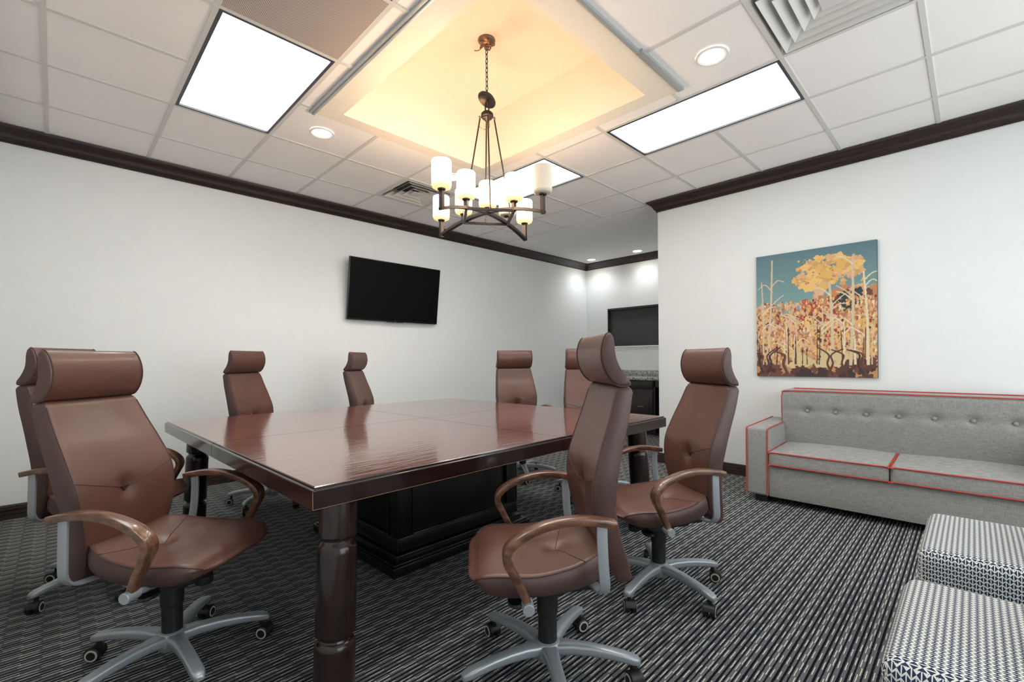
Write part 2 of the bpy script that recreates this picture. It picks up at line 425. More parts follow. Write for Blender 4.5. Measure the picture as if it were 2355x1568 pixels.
# crown moulding profile: (out from wall, height below ceiling)
CP = [(0.0, -0.110), (0.010, -0.112), (0.016, -0.104), (0.014, -0.096), (0.026, -0.088), (0.034, -0.078), (0.038, -0.066), (0.046, -0.052), (0.060, -0.038), (0.076, -0.026), (0.082, -0.016), (0.090, -0.014), (0.092, 0.0), (0.0, 0.0)]
def crown(name, a, bb, nrm, ma, mb, ret=False):
    # a, b: wall line ends; nrm: unit normal into the room; ma/mb: extra length per metre of projection at each end (mitre)
    a = Vector(a); bb = Vector(bb); d = (bb - a).normalized(); n = Vector(nrm)
    r0 = [tuple(a + n * o - d * (ma * o)) + (CEIL + z,) for o, z in CP]
    r1 = [tuple(bb + n * o + d * (mb * o)) + (CEIL + z,) for o, z in CP]
    m = MB(); m.loft([r0, r1]); return m.build(name, M_crown, kind='structure', sharp=28)
crown('trim_1', (0, YF), (0, YB), (1, 0), -1, -1)
crown('trim_2', (0, YB), (XA, YB), (0, -1), -1, -1)
crown('trim_3', (XC, YP), (XR, YP), (0, -1), 1, -1)
crown('trim_4', (XC, YP + 0.14), (XC, YP), (-1, 0), 0, 1)
crown('trim_5', (XR, YF), (0, YF), (0, 1), -1, -1)
crown('trim_6', (XR, YP), (XR, YF), (-1, 0), -1, -1)
BP = [(0.0, 0.0), (0.016, 0.0), (0.016, 0.030), (0.011, 0.034), (0.016, 0.038), (0.016, 0.058), (0.010, 0.062), (0.014, 0.067), (0.014, 0.082), (0.008, 0.087), (0.012, 0.092), (0.009, 0.106), (0.0, 0.108)]
def base(name, a, bb, nrm, ma, mb):
    a = Vector(a); bb = Vector(bb); d = (bb - a).normalized(); n = Vector(nrm)
    m = MB(); m.loft([[tuple(a + n * o - d * (ma * o)) + (z,) for o, z in BP], [tuple(bb + n * o + d * (mb * o)) + (z,) for o, z in BP]])
    return m.build(name, M_crown, kind='structure', sharp=25)
base('baseboard_left', (0, YF), (0, YB), (1, 0), -1, -1)
base('baseboard_picture', (XC, YP), (XR, YP), (0, -1), 1, -1)
base('baseboard_corner', (XC, YP + 0.14), (XC, YP), (-1, 0), 0, 1)
base('baseboard_front', (XR, YF), (0, YF), (0, 1), -1, -1)
base('baseboard_right', (XR, YP), (XR, YF), (-1, 0), -1, -1)
base('baseboard_back', (0, YB), (0.9, YB), (0, -1), -1, 0)

# ------------------------------------------------------------------ ceiling
CO = (1.800, 3.722, 1.352, 2.955)         # coffer border outline
CI = (1.920, 3.540, 1.516, 2.838)         # coffer opening
CT = 3.355
DRY = 4.855
def gx(i): return GX0 + i * T
def gy(j): return GY0 + j * T
TROF = [(2, 4, 1, 2), (5, 7, 5, 6), (2, 4, 5, 6), (5, 7, 1, 2)]
VENTS = [(1, 2, 4, 5), (7, 8, 4, 5), (4, 5, 1, 2)]
holes = [(gx(a), gx(c), gy(d), gy(e)) for a, c, d, e in TROF + VENTS] + [CO]
DL = [(1.545, 1.518, 0), (4.005, 2.765, 0), (1.552, 2.763, 0), (0.339, 6.746, 1), (1.232, 6.759, 1), (2.15, 6.76, 1), (4.005, 1.518, 0)]  # the last one is unseen, mirrored in to add fill light
xs = sorted(set([0.0, XR] + [gx(i) for i in range(0, 11) if 0 < gx(i) < XR] + [CO[0], CO[1]]))
ys = sorted(set([YF, DRY] + [gy(j) for j in range(0, 8) if YF < gy(j) < DRY] + [CO[2], CO[3]]))
b = MB(); t = bmesh.new()
ZT = CEIL + 0.006
for x0, x1 in zip(xs[:-1], xs[1:]):
    for y0, y1 in zip(ys[:-1], ys[1:]):
        mx_, my_ = (x0 + x1) / 2, (y0 + y1) / 2
        if any(h[0] < mx_ < h[1] and h[2] < my_ < h[3] for h in holes): continue
        vs = [t.verts.new(p) for p in ((x0, y0, ZT), (x0, y1, ZT), (x1, y1, ZT), (x1, y0, ZT))]
        t.faces.new(vs)
# plain plaster over the alcove
vs = [t.verts.new(p) for p in ((0, DRY, CEIL), (0, YB, CEIL), (XA + 0.12, YB, CEIL), (XA + 0.12, DRY, CEIL))]; t.faces.new(vs)
vs = [t.verts.new(p) for p in ((0, DRY, CEIL), (XA + 0.12, DRY, CEIL), (XA + 0.12, DRY, ZT + 0.02), (0, DRY, ZT + 0.02))]; t.faces.new(vs)
b._merge(t, 0, smooth=False)
b.box(-0.1, XR + 0.12, YF - 0.1, YB + 0.1, CT + 0.02, CT + 0.06, mi=0)
b.build('ceiling', [M_tile], kind='structure')
# T-bar grid
b = MB(); tw = 0.0125
def bar(x0, x1, y0, y1): b.box(x0, x1, y0, y1, CEIL - (0.0007 if y1 - y0 > x1 - x0 else 0), CEIL + 0.007)
def segs(lo, hi, blocks):
    cur = lo; out = []
    for a, c in sorted(blocks):
        if a > cur: out.append((cur, a))
        cur = max(cur, c)
    if cur < hi: out.append((cur, hi))
    return out
for j in range(0, 8):
    y = gy(j)
    if not YF < y < DRY: continue
    for s0, s1 in segs(0.0, XR, [(h[0], h[1]) for h in holes if h[2] + 0.02 < y < h[3] - 0.02]): bar(s0, s1, y - tw, y + tw)
for i in range(1, 11):
    x = gx(i)
    if x > XR: continue
    for s0, s1 in segs(YF, DRY, [(h[2], h[3]) for h in holes if h[0] + 0.02 < x < h[1] - 0.02]): bar(x - tw, x + tw, s0, s1)
b.box(0, XC + 0.1, DRY - 0.02, DRY + 0.004, CEIL - 0.001, CEIL + 0.006)
b.build('trim_7', M_tbar, kind='structure')
# coffer
b = MB()
zb = CEIL - 0.004
def slab(x0, x1, y0, y1, z0, z1): b.box(x0, x1, y0, y1, z0, z1)
slab(CO[0], CI[0] - 0.03, CO[2], CO[3], zb, zb + 0.03); slab(CI[1] + 0.03, CO[1], CO[2], CO[3], zb, zb + 0.03)
slab(CI[0] - 0.03, CI[1] + 0.03, CO[2], CI[2] - 0.03, zb, zb + 0.03); slab(CI[0] - 0.03, CI[1] + 0.03, CI[3] + 0.03, CO[3], zb, zb + 0.03)
slab(CI[0] - 0.03, CI[0], CI[2] - 0.03, CI[3] + 0.03, zb, CT); slab(CI[1], CI[1] + 0.03, CI[2] - 0.03, CI[3] + 0.03, zb, CT)
slab(CI[0], CI[1], CI[2] - 0.03, CI[2], zb, CT); slab(CI[0], CI[1], CI[3], CI[3] + 0.03, zb, CT)
slab(CI[0] - 0.03, CI[1] + 0.03, CI[2] - 0.03, CI[3] + 0.03, CT, CT + 0.03)
b.build('trim_8', M_dry, kind='structure')
b = MB()
b.box(CO[0] - 0.012, CO[1], CO[2] - 0.026, CO[2] + 0.010, CEIL - 0.010, CEIL + 0.006, r=0.002)
b.box(CO[0] - 0.012, CO[1], CO[2] - 0.004, CO[2] + 0.012, CEIL - 0.016, CEIL - 0.006, r=0.002)
b.box(CO[1] - 0.008, CO[1] + 0.016, CO[2], 2.42, CEIL - 0.012, CEIL + 0.006, r=0.002)
b.box(CO[1] - 0.008, CO[1] + 0.034, 2.42, CO[3] - 0.005, CEIL - 0.014, CEIL + 0.006, r=0.002)
b.build('trim_9', M_strip, kind='structure')

# ------------------------------------------------------------------ ceiling lights
LBL = ['large bright ceiling light panel nearest the left wall and beside the perforated ceiling grille',
       'bright rectangular ceiling light panel on the right, beside the large square air vent',
       'bright ceiling light panel seen behind the chandelier shades',
       'ceiling light panel over the near side of the table']
def troffer(x0, x1, y0, y1, label, grp):
    cx_, cy_ = (x0 + x1) / 2, (y0 + y1) / 2; hx, hy = (x1 - x0) / 2 - 0.013, (y1 - y0) / 2 - 0.013
    t_ = thing('ceiling_light_panel', label, 'ceiling light', (cx_, cy_, CEIL), 0, grp)
    m = MB()
    f = 0.018
    m.box(-hx, hx, -hy, -hy + f, -0.001, 0.05); m.box(-hx, hx, hy - f, hy, -0.001, 0.05)
    m.box(-hx, -hx + f, -hy + f, hy - f, -0.001, 0.05); m.box(hx - f, hx, -hy + f, hy - f, -0.001, 0.05)
    m.build('frame', M_frame, t_)
    m = MB(); m.box(-hx + f, hx - f, -hy + f, hy - f, 0.012, 0.018); m.build('diffuser', M_diffuser, t_)
    return t_
for k, (a, c, d, e) in enumerate(TROF):
    if k == 3: continue
    troffer(gx(a), gx(c), gy(d), gy(e), LBL[k], 'rectangular ceiling light panels')
troffer(gx(5), gx(7), gy(1), gy(2), LBL[3], 'rectangular ceiling light panels')  # unseen fourth panel, placed by symmetry to add fill

troffer(2.80, 3.40, 5.45, 6.05, 'ceiling light panel over the hidden end of the alcove', 'rectangular ceiling light panels')  # extra panel out of view, added to brighten the alcove by bounce
DLL = ['round recessed downlight beside the left large ceiling light panel', 'bright round recessed downlight above the right ceiling light panel',
       'round recessed downlight partly hidden behind the chandelier', 'round recessed downlight nearest the far left corner of the alcove',
       'round recessed downlight over the alcove counter, right of the corner one', 'recessed downlight in the alcove behind the picture wall',
       'recessed downlight over the near right chair']
def downlight(x, y, alc, label):
    t_ = thing('downlight', label, 'downlight', (x, y, CEIL), 0, 'recessed ceiling downlights')
    m = MB(); m.lathe([(0.085, 0.004), (0.088, -0.004), (0.078, -0.007), (0.066, -0.003), (0.062, 0.004)], 32, cap=False); m.build('trim_ring', M_trimring, t_)
    m = MB(); m.lathe([(0.064, 0.003), (0.064, 0.0), (0.001, 0.0)], 32, cap=True); m.build('lens', M_lens, t_)
    lamp('bulb', 'SPOT', (0, 0, -0.02), P_DOWN * (0.38 if alc else 0.8), (0.93, 0.97, 1.0) if alc else (1, 0.95, 0.88), t_, spot_size=math.radians(140), spot_blend=0.8, shadow_soft_size=0.06)
for (x, y, alc), l in zip(DL, DLL): downlight(x, y, alc, l)

# ------------------------------------------------------------------ air vents
def vent(name, label, i, j, sz, rings, depth):
    cx_, cy_ = gx(i) + T / 2, gy(j) + T / 2; h = T / 2 - 0.012
    t_ = thing(name, label, 'air vent', (cx_, cy_, CEIL), 0)
    def frame_ring(r0, z0, r1, z1, th=0.004):
        a = [[(sx * r, sy * r, z) for sx, sy in ((-1, -1), (1, -1), (1, 1), (-1, 1))] for r, z in ((r0, z0), (r1, z1), (r1 - 0.001, z1 + th), (r0 - 0.001, z0 + th), (r0, z0))]
        return a
    m = MB(); m.loft([[(sx * r, sy * r, z) for sx, sy in ((-1, -1), (1, -1), (1, 1), (-1, 1))] for r, z in ((h, 0.0), (sz, -0.002), (sz, 0.02), (sz - 0.004, 0.10), (h, 0.11), (h, 0.0))], cap=False)
    m.build('vent_frame', M_whitevent, t_, sharp=10)
    m = MB(); m.box(-sz, sz, -sz, sz, 0.10, 0.11); m.build('duct_back', M_dark, t_)
    r = sz - 0.02
    step = (sz - 0.06) / rings
    for k in range(rings):
        m = MB(); m.loft(frame_ring(r - 0.002, -0.010 + 0.004 * k, r - step * 0.85, 0.040 + 0.002 * k), cap=False)
        m.build('louvre', M_whitevent, t_, sharp=10)
        r -= step
    m = MB(); m.box(-r - 0.01, r + 0.01, -r - 0.01, r + 0.01, 0.0, 0.006); m.build('centre_plate', M_whitevent, t_)
    return t_
vent('air_vent', 'small square louvred air vent near the left wall crown moulding', 1, 4, 0.265, 3, 0)
vent('air_vent', 'large square louvred air vent at the top right edge of the photo', 7, 4, 0.290, 4, 0)
m = MB(); x0, y0 = gx(4), gy(1); m.box(x0 + 0.013, x0 + T - 0.013, y0 + 0.013, y0 + T - 0.013, CEIL, CEIL + 0.008)
tag(m.build('perforated_grille', M_mesh), 'brown perforated square ceiling grille beside the left light panel', 'ceiling grille')

# ------------------------------------------------------------------ chandelier
def chandelier():
    ax, ay = 2.717, 2.170
    t_ = thing('chandelier', 'bronze nine-light chandelier with frosted cylinder shades hanging over the table', 'chandelier', (ax, ay, 0), math.radians(9))
    # ceiling bracket and loose wires
    m = MB(); m.lathe([(0.058, CT), (0.060, CT - 0.008), (0.050, CT - 0.022), (0.030, CT - 0.034), (0.012, CT - 0.040)], 24)
    for k in range(5):
        a = k * 1.3; m.tube(catmull([(0.045 * math.cos(a), 0.045 * math.sin(a), CT - 0.01), (0.055 * math.cos(a + .6), 0.055 * math.sin(a + .6), CT - 0.035), (0.03 * math.cos(a + 1.4), 0.03 * math.sin(a + 1.4), CT - 0.03)]), 0.004, 6)
    m.tube(catmull([(0.03, 0, CT - 0.04), (0.05, -0.01, CT - 0.065), (0.02, -0.03, CT - 0.06)]), 0.003, 6)
    m.tube(catmull([(-0.02, -0.01, CT - 0.04), (-0.055, -0.02, CT - 0.06), (-0.085, -0.03, CT - 0.055)]), 0.003, 6)
    m.lathe([(0.016, CT - 0.035), (0.017, CT - 0.06), (0.010, CT - 0.068)], 12)
    m.build('ceiling_bracket', M_bronze_lt, t_)
    m = MB(); z = CT - 0.068; k = 0
    while z > 2.965:
        pts = [(0.0085 * math.cos(q), 0.0, -0.019 * math.sin(q)) for q in [2 * PI * i / 14 for i in range(15)]]
        M = Matrix.Translation((0, 0, z - 0.016)) @ Matrix.Rotation(PI / 2 * (k % 2), 4, 'Z')
        m.tube(pts, 0.0026, 6, M=M); z -= 0.031; k += 1
    m.build('chain', M_bronze, t_)
    m = MB(); m.lathe([(0.006, 0.028), (0.020, 0.026), (0.045, 0.016), (0.058, 0.004), (0.060, -0.004), (0.056, -0.010), (0.048, -0.004), (0.006, 0.0)], 32, M=Matrix.Translation((0.0, 0.0, 2.945)) @ Matrix.Rotation(math.radians(30), 4, Vector((-0.85, 0.5, 0))) @ Matrix.Scale(1.12, 4))
    m.build('canopy', M_bronze, t_)
    m = MB()
    m.tube([(0.022 * math.cos(q) * 0.72, 0, 2.888 + 0.052 * math.sin(q)) for q in [2 * PI * i / 20 for i in range(21)]], 0.005, 8)
    m.build('hanging_loop', M_bronze, t_)
    m = MB(); m.lathe([(0.012, 2.862), (0.030, 2.858), (0.042, 2.846), (0.043, 2.826), (0.036, 2.822), (0.033, 2.814), (0.020, 2.806), (0.008, 2.79)], 28)
    for k in range(4):
        a = k * PI / 2 + PI / 4
        m.torus((0.050 * math.cos(a), 0.050 * math.sin(a), 2.820), 0.008, 0.0025, 'x', 12, 6)
    m.build('hub', M_bronze, t_)
    m = MB(); m.tube(catmull([(0.01, 0.01, 2.80), (0.0, 0.02, 2.76), (-0.02, -0.02, 2.74), (-0.035, -0.04, 2.755)]), 0.002, 6)
    m.build('loose_wire', M_bronze_lt, t_)
    # X of arched arms
    def arc(r): return 2.172 - 0.088 * (r / 0.455) ** 2
    sec = [(-0.015, -0.009), (0.015, -0.009), (0.015, 0.009), (-0.015, 0.009)]
    for k in range(2):
        a = k * PI / 2; dz = -0.006 * k
        pts = [(r * math.cos(a), r * math.sin(a), arc(abs(r)) + dz) for r in [(-0.458 + 0.916 * i / 28) for i in range(29)]]
        m = MB(); m.sweep(pts, sec); m.build('arched_arm', M_bronze, t_)
    q = 0.222 / math.sqrt(1)
    cor = [(q * math.cos(k * PI / 2), q * math.sin(k * PI / 2), arc(q) - 0.012) for k in range(4)]
    m = MB()
    for k in range(4):
        a_, b_ = Vector(cor[k]), Vector(cor[(k + 1) % 4]); m.sweep([a_, b_], [(x * 0.6, y * 0.8) for x, y in sec])
        mid = (a_ + b_) / 2; M = Matrix.Translation(mid + Vector((0, 0, 0.018))) @ Matrix.Rotation(k * PI / 2 + PI / 4, 4, 'Z')
        m.box(-0.011, 0.011, -0.004, 0.004, -0.02, 0.0, r=0.002, M=M)
        m.tube([(0.009 * math.cos(u), 0, 0.014 + 0.016 * math.sin(u)) for u in [2 * PI * i / 12 for i in range(13)]], 0.0026, 6, M=M)
    m.build('square_frame', M_bronze, t_)
    for k in range(4):
        a_, b_ = Vector(cor[k]), Vector(cor[(k + 1) % 4]); mid = (a_ + b_) / 2
        a = math.atan2(mid.y, mid.x)
        m = MB(); m.tube([(0.050 * math.cos(a), 0.050 * math.sin(a), 2.808), (mid.x, mid.y, mid.z + 0.045)], 0.0052, 8); m.build('suspension_rod', M_bronze, t_)
    # nine shades
    pos = [(0.0, 0.0, 'c', True)]
    for k in range(4):
        a = k * PI / 2
        pos.append((0.445 * math.cos(a), 0.445 * math.sin(a), k, k != 0))
        pos.append((0.222 * math.cos(a), 0.222 * math.sin(a), k, k != 1))
    for x, y, k, on in pos:
        r = math.hypot(x, y); zb = 2.198; za = arc(r)
        m = MB(); ang = (k * PI / 2 if k != 'c' else 0)
        M = Matrix.Translation((x, y, 0)) @ Matrix.Rotation(ang, 4, 'Z')
        m.box(-0.010, 0.010, -0.015, 0.015, za - 0.012, zb, M=M)
        m.lathe([(0.012, zb - 0.012), (0.024, zb - 0.004), (0.026, zb + 0.002), (0.020, zb + 0.006)], 20, M=M)
        post = m.build('candle_post', M_bronze, t_)
        m = MB()
        m.lathe([(0.020, zb + 0.004), (0.046, zb + 0.004), (0.056, zb + 0.010), (0.0600, zb + 0.022)], 32, mi=1, M=M, cap=False)
        m.lathe([(0.0600, zb + 0.022), (0.0605, zb + 0.10), (0.0600, zb + 0.168), (0.0560, zb + 0.175), (0.0545, zb + 0.168), (0.0545, zb + 0.03)], 32, mi=0, M=M, cap=False)
        m.build('glass_shade', [M_shade_on, M_shade_low] if on else [M_shade_off, M_shade_off], t_, sharp=60)
        if on:
            lamp('bulb', 'POINT', (x, y, zb + 0.185), P_BULB, (1.0, 0.82, 0.58), t_, shadow_soft_size=0.03)
    return t_
chandelier()

# ------------------------------------------------------------------ television
def tv():
    tilt = math.atan2(0.09, 0.70)
    t_ = thing('television', 'black flat wall television tilted down on the left wall', 'television', (0.105, 3.02, 1.985))
    M = Matrix.Rotation(tilt, 4, 'Y')
    W, H = 0.617, 0.355
    m = MB(); m.box(-0.030, 0.004, -W, W, -H, H, r=0.004, M=M); m.box(-0.055, -0.03, -0.42, 0.42, -0.30, 0.15, r=0.01, M=M); m.build('housing', M_tvb, t_)
    m = MB(); m.box(0.003, 0.0055, -W + 0.008, W - 0.008, -H + 0.018, H - 0.008, M=M); m.build('screen', M_tv, t_)
    m = MB(); m.box(-0.01, 0.006, -0.11, 0.11, -H - 0.006, -H + 0.002, r=0.002, M=M); m.build('sensor_bar', M_tvb, t_)
    m = MB(); m.box(0.0045, 0.0062, -0.006, 0.006, -H + 0.006, -H + 0.012, M=M); o = m.build('maker_mark', M_alu, t_); o['label'] = 'tiny silver mark under screen'
    m = MB(); m.box(-0.104, -0.092, -0.25, 0.25, -0.12, 0.12); m.box(-0.095, -0.05, -0.2, -0.15, -0.1, 0.1); m.box(-0.095, -0.05, 0.15, 0.2, -0.1, 0.1); m.build('wall_mount', M_black, t_)
tv()

# ------------------------------------------------------------------ canvas picture
def picture():
    X0, X1, Z0, Z1 = 3.600, 4.514, 0.986, 2.122
    t_ = thing('canvas_picture', 'unframed canvas of autumn woods in yellow and red, above the sofa', 'painting', ((X0 + X1) / 2, YP, Z0))
    W, H = X1 - X0, Z1 - Z0
    m = MB(); m.box(-W / 2, W / 2, -0.028, -0.002, 0, H, r=0.002, seg=1); m.build('stretcher', M_canvas_edge, t_)
    nx, nz_ = 300, 373
    rnd = random.Random(11)
    import array
    sky = [(0.10, 0.19, 0.22), (0.22, 0.37, 0.36)]
    img = [[None] * nx for _ in range(nz_)]
    for j in range(nz_):
        v = j / (nz_ - 1)
        for i in range(nx):
            u = i / (nx - 1)
            k = min(1, max(0, (v - 0.45) / 0.55)); c = [sky[1][q] * (1 - k) + sky[0][q] * k for q in range(3)]
            if v < 0.50: c = (0.50, 0.26, 0.12)
            img[j][i] = [x * rnd.uniform(0.92, 1.08) for x in c]
    def dab(u, v, r, c, asp=1.0, jag=0.35):
        ci, cj = u * nx, v * nz_; R = r * nx
        ph = [rnd.uniform(0, 6.28) for _ in range(3)]
        for j in range(max(0, int(cj - R * 1.6)), min(nz_, int(cj + R * 1.6) + 1)):
            for i in range(max(0, int(ci - R * 1.6)), min(nx, int(ci + R * 1.6) + 1)):
                dx, dy = (i - ci), (j - cj) / asp; d = math.hypot(dx, dy); a = math.atan2(dy, dx)
                if d < R * (1 + jag * (0.5 * math.sin(3 * a + ph[0]) + 0.3 * math.sin(7 * a + ph[1]))):
                    img[j][i] = [x * rnd.uniform(0.88, 1.12) for x in c]
    def stroke(pts, wd, c):
        P = catmull([(p[0], p[1], 0) for p in pts], 10); L = []
        for a, bq in zip(P[:-1], P[1:]):
            for s in range(8): L.append(a.lerp(bq, s / 8))
        for n_, p in enumerate(L):
            ww = wd * (1 - 0.45 * n_ / len(L)) * nx
            ci, cj = p.x * nx, p.y * nz_
            for j in range(int(cj - ww), int(cj + ww) + 2):
                for i in range(int(ci - ww), int(ci + ww) + 2):
                    if 0 <= i < nx and 0 <= j < nz_ and math.hypot(i - ci, j - cj) <= ww + 0.3: img[j][i] = [x * rnd.uniform(0.9, 1.1) for x in c]
    YEL = [(0.72, 0.42, 0.12), (0.60, 0.34, 0.12), (0.78, 0.50, 0.18), (0.66, 0.40, 0.20)]
    ORG = [(0.50, 0.22, 0.10), (0.60, 0.33, 0.18), (0.42, 0.17, 0.09), (0.66, 0.42, 0.26)]
    RED = [(0.38, 0.04, 0.035), (0.45, 0.07, 0.05), (0.25, 0.05, 0.03)]
    DRK = [(0.10, 0.04, 0.03), (0.15, 0.06, 0.04), (0.05, 0.03, 0.03)]
    PAL = [(0.72, 0.62, 0.42), (0.62, 0.50, 0.34)]
    for _ in range(70):      # hillside
        u = rnd.random(); v = rnd.uniform(0.25, 0.60 - 0.08 * math.sin(u * 5)); dab(u, v, rnd.uniform(0.04, 0.09), rnd.choice(ORG), 1.3)
    for _ in range(90):      # broad crown on the right
        a = rnd.uniform(0, 6.28); r = math.sqrt(rnd.random()); u = 0.62 + 0.27 * r * math.cos(a); v = 0.80 + 0.12 * r * math.sin(a) + 0.05 * (u - 0.5)
        dab(u, v, rnd.uniform(0.02, 0.055), rnd.choice(YEL), 0.8)
    for _ in range(60):
        dab(rnd.uniform(0.5, 1), rnd.uniform(0.45, 0.66), rnd.uniform(0.02, 0.05), rnd.choice(ORG + ORG + RED[2:] + DRK[1:2]), 1.3)
    for _ in range(26): dab(rnd.gauss(0.52, 0.05), rnd.uniform(0.36, 0.56), rnd.uniform(0.02, 0.05), rnd.choice(RED), 1.6)
    for _ in range(12): dab(rnd.uniform(0.72, 0.88), rnd.uniform(0.50, 0.64), rnd.uniform(0.02, 0.05), (0.03, 0.045, 0.04))
    for _ in range(110): dab(rnd.random(), rnd.uniform(0.14, 0.42), rnd.uniform(0.015, 0.05), rnd.choice(YEL + ORG), 1.6)
    for _ in range(150): dab(rnd.uniform(0.36, 0.9), rnd.uniform(0.70, 0.92), rnd.uniform(0.004, 0.011), rnd.choice(YEL + ORG[:2])) if rnd.random() < 0.6 else None
    for _ in range(1900): dab(rnd.random(), rnd.uniform(0.10, 0.60), rnd.uniform(0.003, 0.011), rnd.choice(YEL + YEL + ORG + ORG + RED[:1] + DRK[:2] + PAL), 2.0)
    for _ in range(60): dab(rnd.random(), rnd.uniform(-0.02, 0.10 + 0.05 * abs(rnd.random() - 0.5)), rnd.uniform(0.02, 0.06), rnd.choice(DRK), 0.8)
    for _ in range(20): dab(rnd.uniform(0.3, 0.75), rnd.uniform(0.09, 0.17), rnd.uniform(0.03, 0.05), (0.62, 0.50, 0.26), 0.8)
    for u0, u1, v1, wd in [(0.10, 0.15, 0.95, 0.011), (0.06, 0.05, 0.78, 0.008), (0.66, 0.64, 0.72, 0.013), (0.80, 0.82, 0.90, 0.012), (0.93, 0.90, 0.78, 0.010), (0.57, 0.58, 0.55, 0.006), (0.36, 0.35, 0.50, 0.005), (0.74, 0.75, 0.42, 0.006), (0.28, 0.27, 0.45, 0.005)]:
        stroke([(u0, 0.10, 0), ((u0 + u1) / 2 + 0.01, (0.1 + v1) / 2, 0), (u1, v1, 0)], wd, rnd.choice(PAL))
        for _ in range(4):
            vv = rnd.uniform(0.35, 0.95) * v1; s = rnd.choice((-1, 1)); uu = u0 + (u1 - u0) * (vv / v1)
            stroke([(uu, vv, 0), (uu + s * 0.06, vv + 0.05, 0), (uu + s * 0.12, vv + rnd.uniform(0.0, 0.10), 0)], 0.005, rnd.choice(PAL))
    for _ in range(26):
        u = rnd.random(); stroke([(u, 0.10, 0), (u + rnd.uniform(-.01, .01), rnd.uniform(0.2, 0.4), 0)], 0.004, rnd.choice(PAL + DRK))
    for _ in range(11):
        u = rnd.uniform(0.05, 0.95); s = rnd.choice((-1, 1))
        stroke([(u, 0.02, 0), (u + 0.04 * s, 0.10, 0), (u + 0.03 * s, 0.17, 0), (u + 0.12 * s, rnd.uniform(0.18, 0.24), 0)], 0.009, rnd.choice(DRK))
    me = bpy.data.meshes.new('painted_canvas')
    vs = [(-W / 2 + 0.001 + (W - 0.002) * i / (nx - 1), -0.0295, 0.001 + (H - 0.002) * j / (nz_ - 1)) for j in range(nz_) for i in range(nx)]
    fs = [(j * nx + i, j * nx + i + 1, (j + 1) * nx + i + 1, (j + 1) * nx + i) for j in range(nz_ - 1) for i in range(nx - 1)]
    me.from_pydata(vs, [], fs)
    at = me.color_attributes.new('paint', 'FLOAT_COLOR', 'POINT')
    buf = []
    for j in range(nz_):
        for i in range(nx): buf += [min(1, x) for x in img[j][i]] + [1.0]
    at.data.foreach_set('color', buf)
    mt, nt, lk, bs = new_mat('painted_canvas')
    an = N(nt, 'ShaderNodeAttribute'); an.attribute_name = 'paint'; lk.new(an.outputs['Color'], bs.inputs['Base Color']); bs.inputs['Roughness'].default_value = 0.7
    me.materials.append(mt)
    o = bpy.data.objects.new('painted_canvas', me); col.objects.link(o); o.parent = t_
picture()

# ------------------------------------------------------------------ alcove: opening, counter, cabinets
t_ = bpy.data.objects.new('window_1', None); col.objects.link(t_); t_['kind'] = 'structure'
m = MB(); m.box(WX0, WX1, YB + 0.07, YB + 0.09, WZ0, WZ1); o = m.build('dark_glass', simple('dark_glass', (0.045, 0.045, 0.046), 0.35), t_)
m = MB(); m.box(WX0, WX0 + 0.012, YB + 0.004, YB + 0.07, WZ0, WZ1); m.box(WX0, WX1, YB + 0.004, YB + 0.07, WZ1 - 0.03, WZ1); m.build('dark_reveal', simple('dark_reveal', (0.03, 0.03, 0.032), 0.5), t_)
m = MB(); m.box(WX0 - 0.01, WX1, YB - 0.012, YB + 0.07, WZ0 - 0.028, WZ0, r=0.003); m.build('sill', M_sill, t_)

YC = 6.46
t_ = thing('countertop', 'speckled grey granite worktop with backsplash in the alcove', 'countertop', (0, 0, 0))
m = MB(); m.box(0.62, XA, YC - 0.03, YB, 0.832, 0.872, r=0.004); m.build('worktop_slab', M_granite, t_)
m = MB(); m.box(0.62, XA, YB - 0.022, YB, 0.872, 0.972, r=0.003); m.build('backsplash', M_granite, t_)
def cabinet(x0, x1, label, opening=False):
    t_ = thing('base_cabinet', label, 'cabinet', ((x0 + x1) / 2, YC, 0))
    h = (x1 - x0) / 2
    m = MB()
    if opening:
        m.box(-h, -h + 0.02, 0.0, 0.58, 0.0, 0.83); m.box(h - 0.02, h, 0.0, 0.58, 0.0, 0.83); m.box(-h, h, 0.56, 0.59, 0, 0.83); m.box(-h, h, 0, 0.03, 0.73, 0.83)
        m.box(-h, h, 0.02, 0.58, 0.0, 0.02)
    else:
        m.box(-h, h, 0.0, 0.59, 0.09, 0.83); m.box(-h + 0.002, h - 0.002, 0.05, 0.59, 0.0, 0.09)
    m.build('body', M_cab, t_)
    if not opening:
        m = MB(); m.box(-h + 0.012, h - 0.012, -0.018, 0.0, 0.70, 0.815, r=0.003); m.build('drawer', M_cab, t_)
        m = MB(); m.box(-h + 0.012, h - 0.012, -0.018, 0.0, 0.10, 0.685, r=0.003)
        d = m.build('door', M_cab, t_)
        m = MB(); m.box(-h + 0.06, h - 0.06, -0.022, -0.017, 0.16, 0.625, r=0.003); m.build('door_panel', M_cab, d)
        m = MB(); z = 0.43
        m.tube(catmull([(-0.045, -0.018, z), (-0.045, -0.045, z), (0, -0.050, z), (0.045, -0.045, z), (0.045, -0.018, z)]), 0.005, 6); m.build('handle', M_nickel, d)
cabinet(0.66, 1.26, 'dark cabinet in the alcove left corner, mostly hidden by a chair')
cabinet(1.262, 1.66, 'dark alcove cabinet with a small nickel pull handle')
cabinet(1.662, 2.30, 'open-fronted dark alcove cabinet bay beside the wall corner', True)

